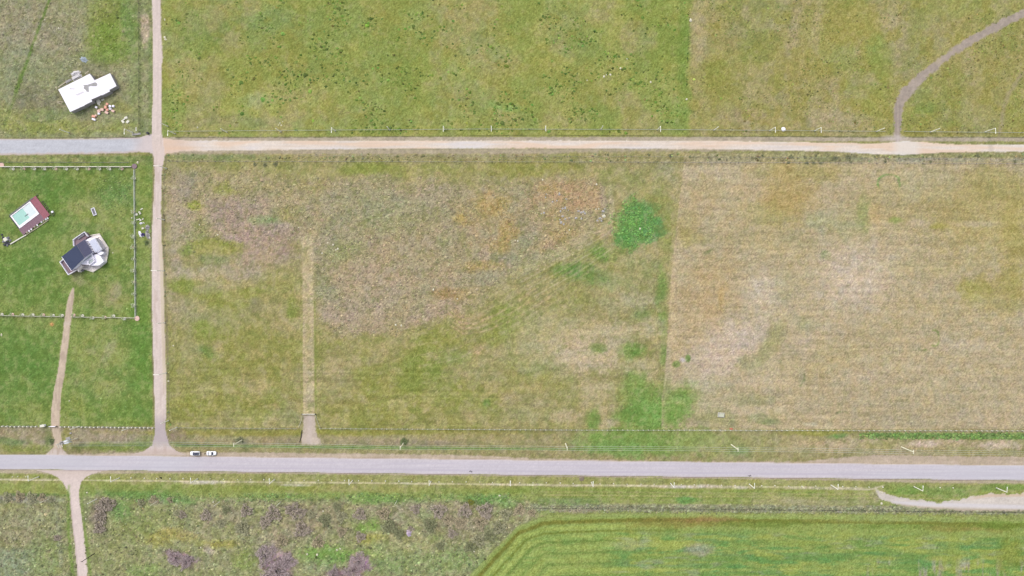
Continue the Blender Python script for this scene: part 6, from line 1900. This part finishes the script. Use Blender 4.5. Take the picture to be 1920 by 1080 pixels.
# ------------------------------------------------------------------ stones and small things
GSt = 'pale stones lying in the meadow'
ST_ = [(1132.6, 405.5, .75, 'large white boulder on the east rim of the rough ground'), (812.7, 543.2, .55, 'single bright white stone in the rough ground'), (1118.5, 345.7, .4, 'small white stone at the north-east rim of the rough ground'), (1017.5, 337, .4, 'small white stone on the north rim of the rough ground'),
       (1117.5, 392.3, .45, 'white stone left of a smaller one near the boulder'), (1122.5, 391.3, .35, 'smaller white stone just above the boulder'), (1067.5, 431.3, .35, 'small white stone south of the outcrops'), (1062.8, 436.8, .3, 'smallest white stone south of the outcrops'), (1200, 429, .5, 'pale stone in the middle of the green hollow'),
       (614.5, 455.5, .45, 'north-west stone of the five beside the mown strip'), (624.5, 459, .45, 'north stone of the five beside the mown strip'), (633.5, 466.5, .5, 'east stone of the five beside the mown strip'), (630, 468.5, .4, 'south-east stone of the five beside the mown strip'), (604, 475, .45, 'south-west stone of the five beside the mown strip'),
       (374, 421.5, .35, 'white stone in the green patch near the lane'), (408, 440.3, .4, 'white stone in the mauve grass near the lane'), (560, 426.5, .3, 'small white stone north of the mown strip'), (857.5, 560.3, .35, 'cream stone in the brown patch'), (971, 452, .45, 'cream stone beside the orange patch'), (966, 451, .3, 'small cream stone beside the orange patch'),
       (742, 609, .45, 'south-west stone of a cream pair'), (752.5, 610.3, .5, 'north-east stone of a cream pair'), (315.7, 714.5, .4, 'white stone at the edge of the lane near its foot'), (325, 648, .3, 'small white stone at the meadow edge')]
for i, (px, py, r, lb) in enumerate(ST_):
    p = W(px, py)
    tag(rock('field_stone', M_STONE, r, None, (p.x, p.y, 0), .6, i, 2), lb, 'stone', GSt)
GO = 'grey rock outcrops in the rough ground'
OC = [(1024, 364), (1023, 370), (1049, 363.5), (1062, 373), (1044, 376.5), (1036, 378.5), (1055, 391), (1060, 390), (1064, 394), (1051, 396), (1085, 396), (1090, 398.5), (1094, 397), (1097, 400), (1015, 400.5), (1020, 399), (1055, 405.5), (1067, 408.5), (1060, 411), (1052, 417), (1057, 420.5), (1050, 412),
      (1131, 396), (1129, 402), (1125, 409.5), (1120, 413.5), (1128, 414), (1134, 392), (1080, 409), (1090, 410)]
OC.sort()
ZN = {}
for i, (px, py) in enumerate(OC):
    p = W(px, py)
    w_ = ['north-west', 'middle', 'south', 'boulder side']
    zone = 'upper left cluster' if px < 1050 and py < 385 else ('boulder side cluster' if px > 1110 else ('lower cluster' if py > 402 else 'middle cluster'))
    tag(rock('outcrop_stone', M_STONEG, rnd.uniform(.35, .75), None, (p.x, p.y, -.02), .5, 100 + i, 2), f'{ORD[ZN.setdefault(zone, 0)]} pale grey rock from the west in the {zone} of the outcrop', 'rock', GO)
    ZN[zone] += 1
GN = 'white stones in the north field'
NS = [(370.5, 239, .5, 'white stone between the first two lamps of the north field'), (525, 231, .4, 'upper stone of the white cluster beside the third pole'), (527.5, 235, .35, 'lower right stone of the white cluster beside the third pole'), (522, 234.5, .3, 'lower left stone of the white cluster beside the third pole'), (530, 228, .3, 'topmost stone of the white cluster beside the third pole'),
      (1132.5, 143.5, .5, 'white stone at the west end of the stone row in the north field'), (1137, 140.5, .4, 'middle stone of the row in the north field'), (1144.5, 140, .5, 'east stone of the row in the north field'), (1163.5, 128, .5, 'stone north-east of the row in the north field'), (1175.5, 110.5, .4, 'small white stone alone in the north field'), (1220, 154, .5, 'grey white stone in a dark ring of weeds in the north field'),
      (1287.5, 186, .45, 'stone in the grey patch by the old fence line'), (1295, 38, .7, 'pale boulder at the top of the old fence line'), (1101, 150.5, .35, 'small pale stone west of the stone row'), (344, 195, .3, 'tiny white stone near the lane in the north field'), (309, 37, .45, 'top white stone at the lane edge'), (309, 70, .5, 'middle white stone at the lane edge'), (310.5, 74, .5, 'bottom white stone at the lane edge')]
for i, (px, py, r, lb) in enumerate(NS):
    p = W(px, py)
    tag(rock('field_stone', M_STONE, r, None, (p.x, p.y, 0), .6, 200 + i, 2), lb, 'stone', GN)
p = W(1469, 242.3)
tag(rock('white_boulder', M_WHITE, .85, None, (p.x, p.y, 0), .5, 6, 3), 'oval white boulder behind the fence of the north road between two lamps', 'boulder')
for i, (px, py, r, lb) in enumerate(((606, 958.5, .4, 'white stone between the shrubs below the damp strip'), (400, 941, .4, 'white stone in the scrub behind the lamp row'), (936.8, 929, .45, 'bright white stone in the green damp strip'), (948.5, 956.5, .35, 'white stone among the eastern shrubs'), (376.5, 1026.5, .4, 'cream stone above the lilac patch'), (594.5, 1040, .6, 'pale round stone in the green clearing'), (632, 1031, .45, 'left stone of a pale pair in the clearing'), (638, 1029, .45, 'right stone of a pale pair in the clearing'),
                                     (576, 1039, .45, 'dull stone at the west of the clearing'), (889, 1034, .55, 'grey stone below the dark shrubs by the crop field'), (161, 973, .35, 'white stone beside the south lane'), (163, 923.5, .4, 'white marker beside the mouth of the south lane'), (84, 37, .3, 'tiny white stone in the rough pasture'), (110, 53, .35, 'small white stone in the rough pasture'), (30, 144, .3, 'tiny stone low in the rough pasture'), (130, 751.5, .35, 'white stone on the lower lawn'), (3, 628, .6, 'pale stones at the edge of the lower lawn'), (211.5, 474, .3, 'white ball on the lawn beside the patio'),
                                     (1650, 923, .5, 'white stone at the tip of the lay-by'), (1654, 924.5, .4, 'second white stone at the tip of the lay-by'), (1653, 944, .6, 'cream stone on the outer edge of the lay-by'), (1487, 803, .4, 'pale stone on the meadow side of the long fence'))):
    p = W(px, py)
    tag(rock('field_stone', M_STONE, r, None, (p.x, p.y, 0), .6, 300 + i, 2), lb, 'stone', 'scattered pale stones')
# grey pipes and junk in the scrub
heap('rubbish_pile', 'lilac grey pile of rubbish among the dark shrubs', 'rubbish pile', 767, 999, 1.3, 1.9, .7, mat('lilac grey plastic', (206, 186, 206), var=.3, scale=3, bump=.4), 31, .1)
# boulder and scraps beside the road
p = W(1090.5, 897.3)
tag(rock('brown_boulder', M_STONEB, 1.15, None, (p.x, p.y, -.02), .5, 12, 3), 'flat brown boulder on the verge just below the main road', 'boulder')
for i, (px, py, lb) in enumerate(((883, 884.5, 'dark scrap of tyre on the lower lane of the main road'), (1405, 892, 'dark scrap of tyre on the lower edge of the main road'))):
    p = W(px, py)
    m = MB()
    g = random.Random(i)
    for k in range(9):
        a = g.uniform(0, 6.28)
        r_ = g.uniform(0, .8)
        m.box(r_ * math.cos(a), r_ * math.sin(a) * .6, 0, g.uniform(.15, .5), g.uniform(.1, .2), .08, g.uniform(0, 3))
    tag(m.build('tyre_scrap', M_BLACK if i else M_DARK, None, (p.x, p.y, .13)), lb, 'tyre scrap', 'scraps on the main road')
p = W(302.5, 895.5)
t = thing('tree_stump', 'dark stump with a short stem on the verge near the third lamp', 'stump', (p.x, p.y, 0))
MB().tube([(0, 0, 0), (.02, .1, .7), (-.1, .5, 1.1), (-.25, .6, 1.3)], .26, 7, .1).build('stem', M_BLACK, t)
MB().tube([(0, -.2, 0), (.05, -.6, .5)], .18, 6, .1).build('branch', M_BLACK, t)
# well cover in the stubble
p = W(1352, 778)
t = thing('well_cover', 'small pale concrete well cover in the corner of the stubble field', 'well cover', (p.x, p.y, 0), -.08)
MB().box(0, 0, 0, 3.0, 2.1, .35).build('slab', M_CONC2, t)
MB().box(.1, 0, .35, 2.3, 1.6, .1).build('lid', mat('mossy pale concrete', (214, 214, 190), var=.12, scale=2), t)
MB().wall([(-1.5, -1.0), (-1.5, 1.05), (1.4, 1.05)], .12, .0, .55).build('kerb', M_CONC, t)
p = W(1370.5, 803.8)
t = thing('red_flag', 'faded red cloth hanging on the long fence below the well cover', 'cloth', (p.x, p.y, 0))
m = MB()
for k in range(4):
    m.box(-.5 + k * .34, .1 * (-1) ** k, .3, .36, .5, .06 + .05 * k, .3 * (-1) ** k)
m.build('cloth', M_RED, t)
p = W(97, 608)
tag(heap('orange_earth', 'small orange heap of earth beside the drive below the garden rail', 'earth heap', 97, 608.5, .9, .9, .25, mat('orange earth', (206, 160, 100), var=.2), 51, .2), None)
# timber kerb beside the apron of the field gate
tag(MB().tube([(*V2(566.5, 806), .12), (*V2(564.6, 820), .12), (*V2(562, 829), .12)], .22, 6).build('drain_pipe', M_DWOOD), 'dark drain pipe beside the earth apron of the field gate', 'drain pipe')
plank('pale slab on the verge beside the first lamp north of the crossing', (264, 250.4), (248, 252.6), .9, .02, M_CONC2, 'slab', 'verge_slab', None, .12)

for o in bpy.data.objects:
    if o.get('category') and not o.get('kind'): o['kind'] = 'thing'
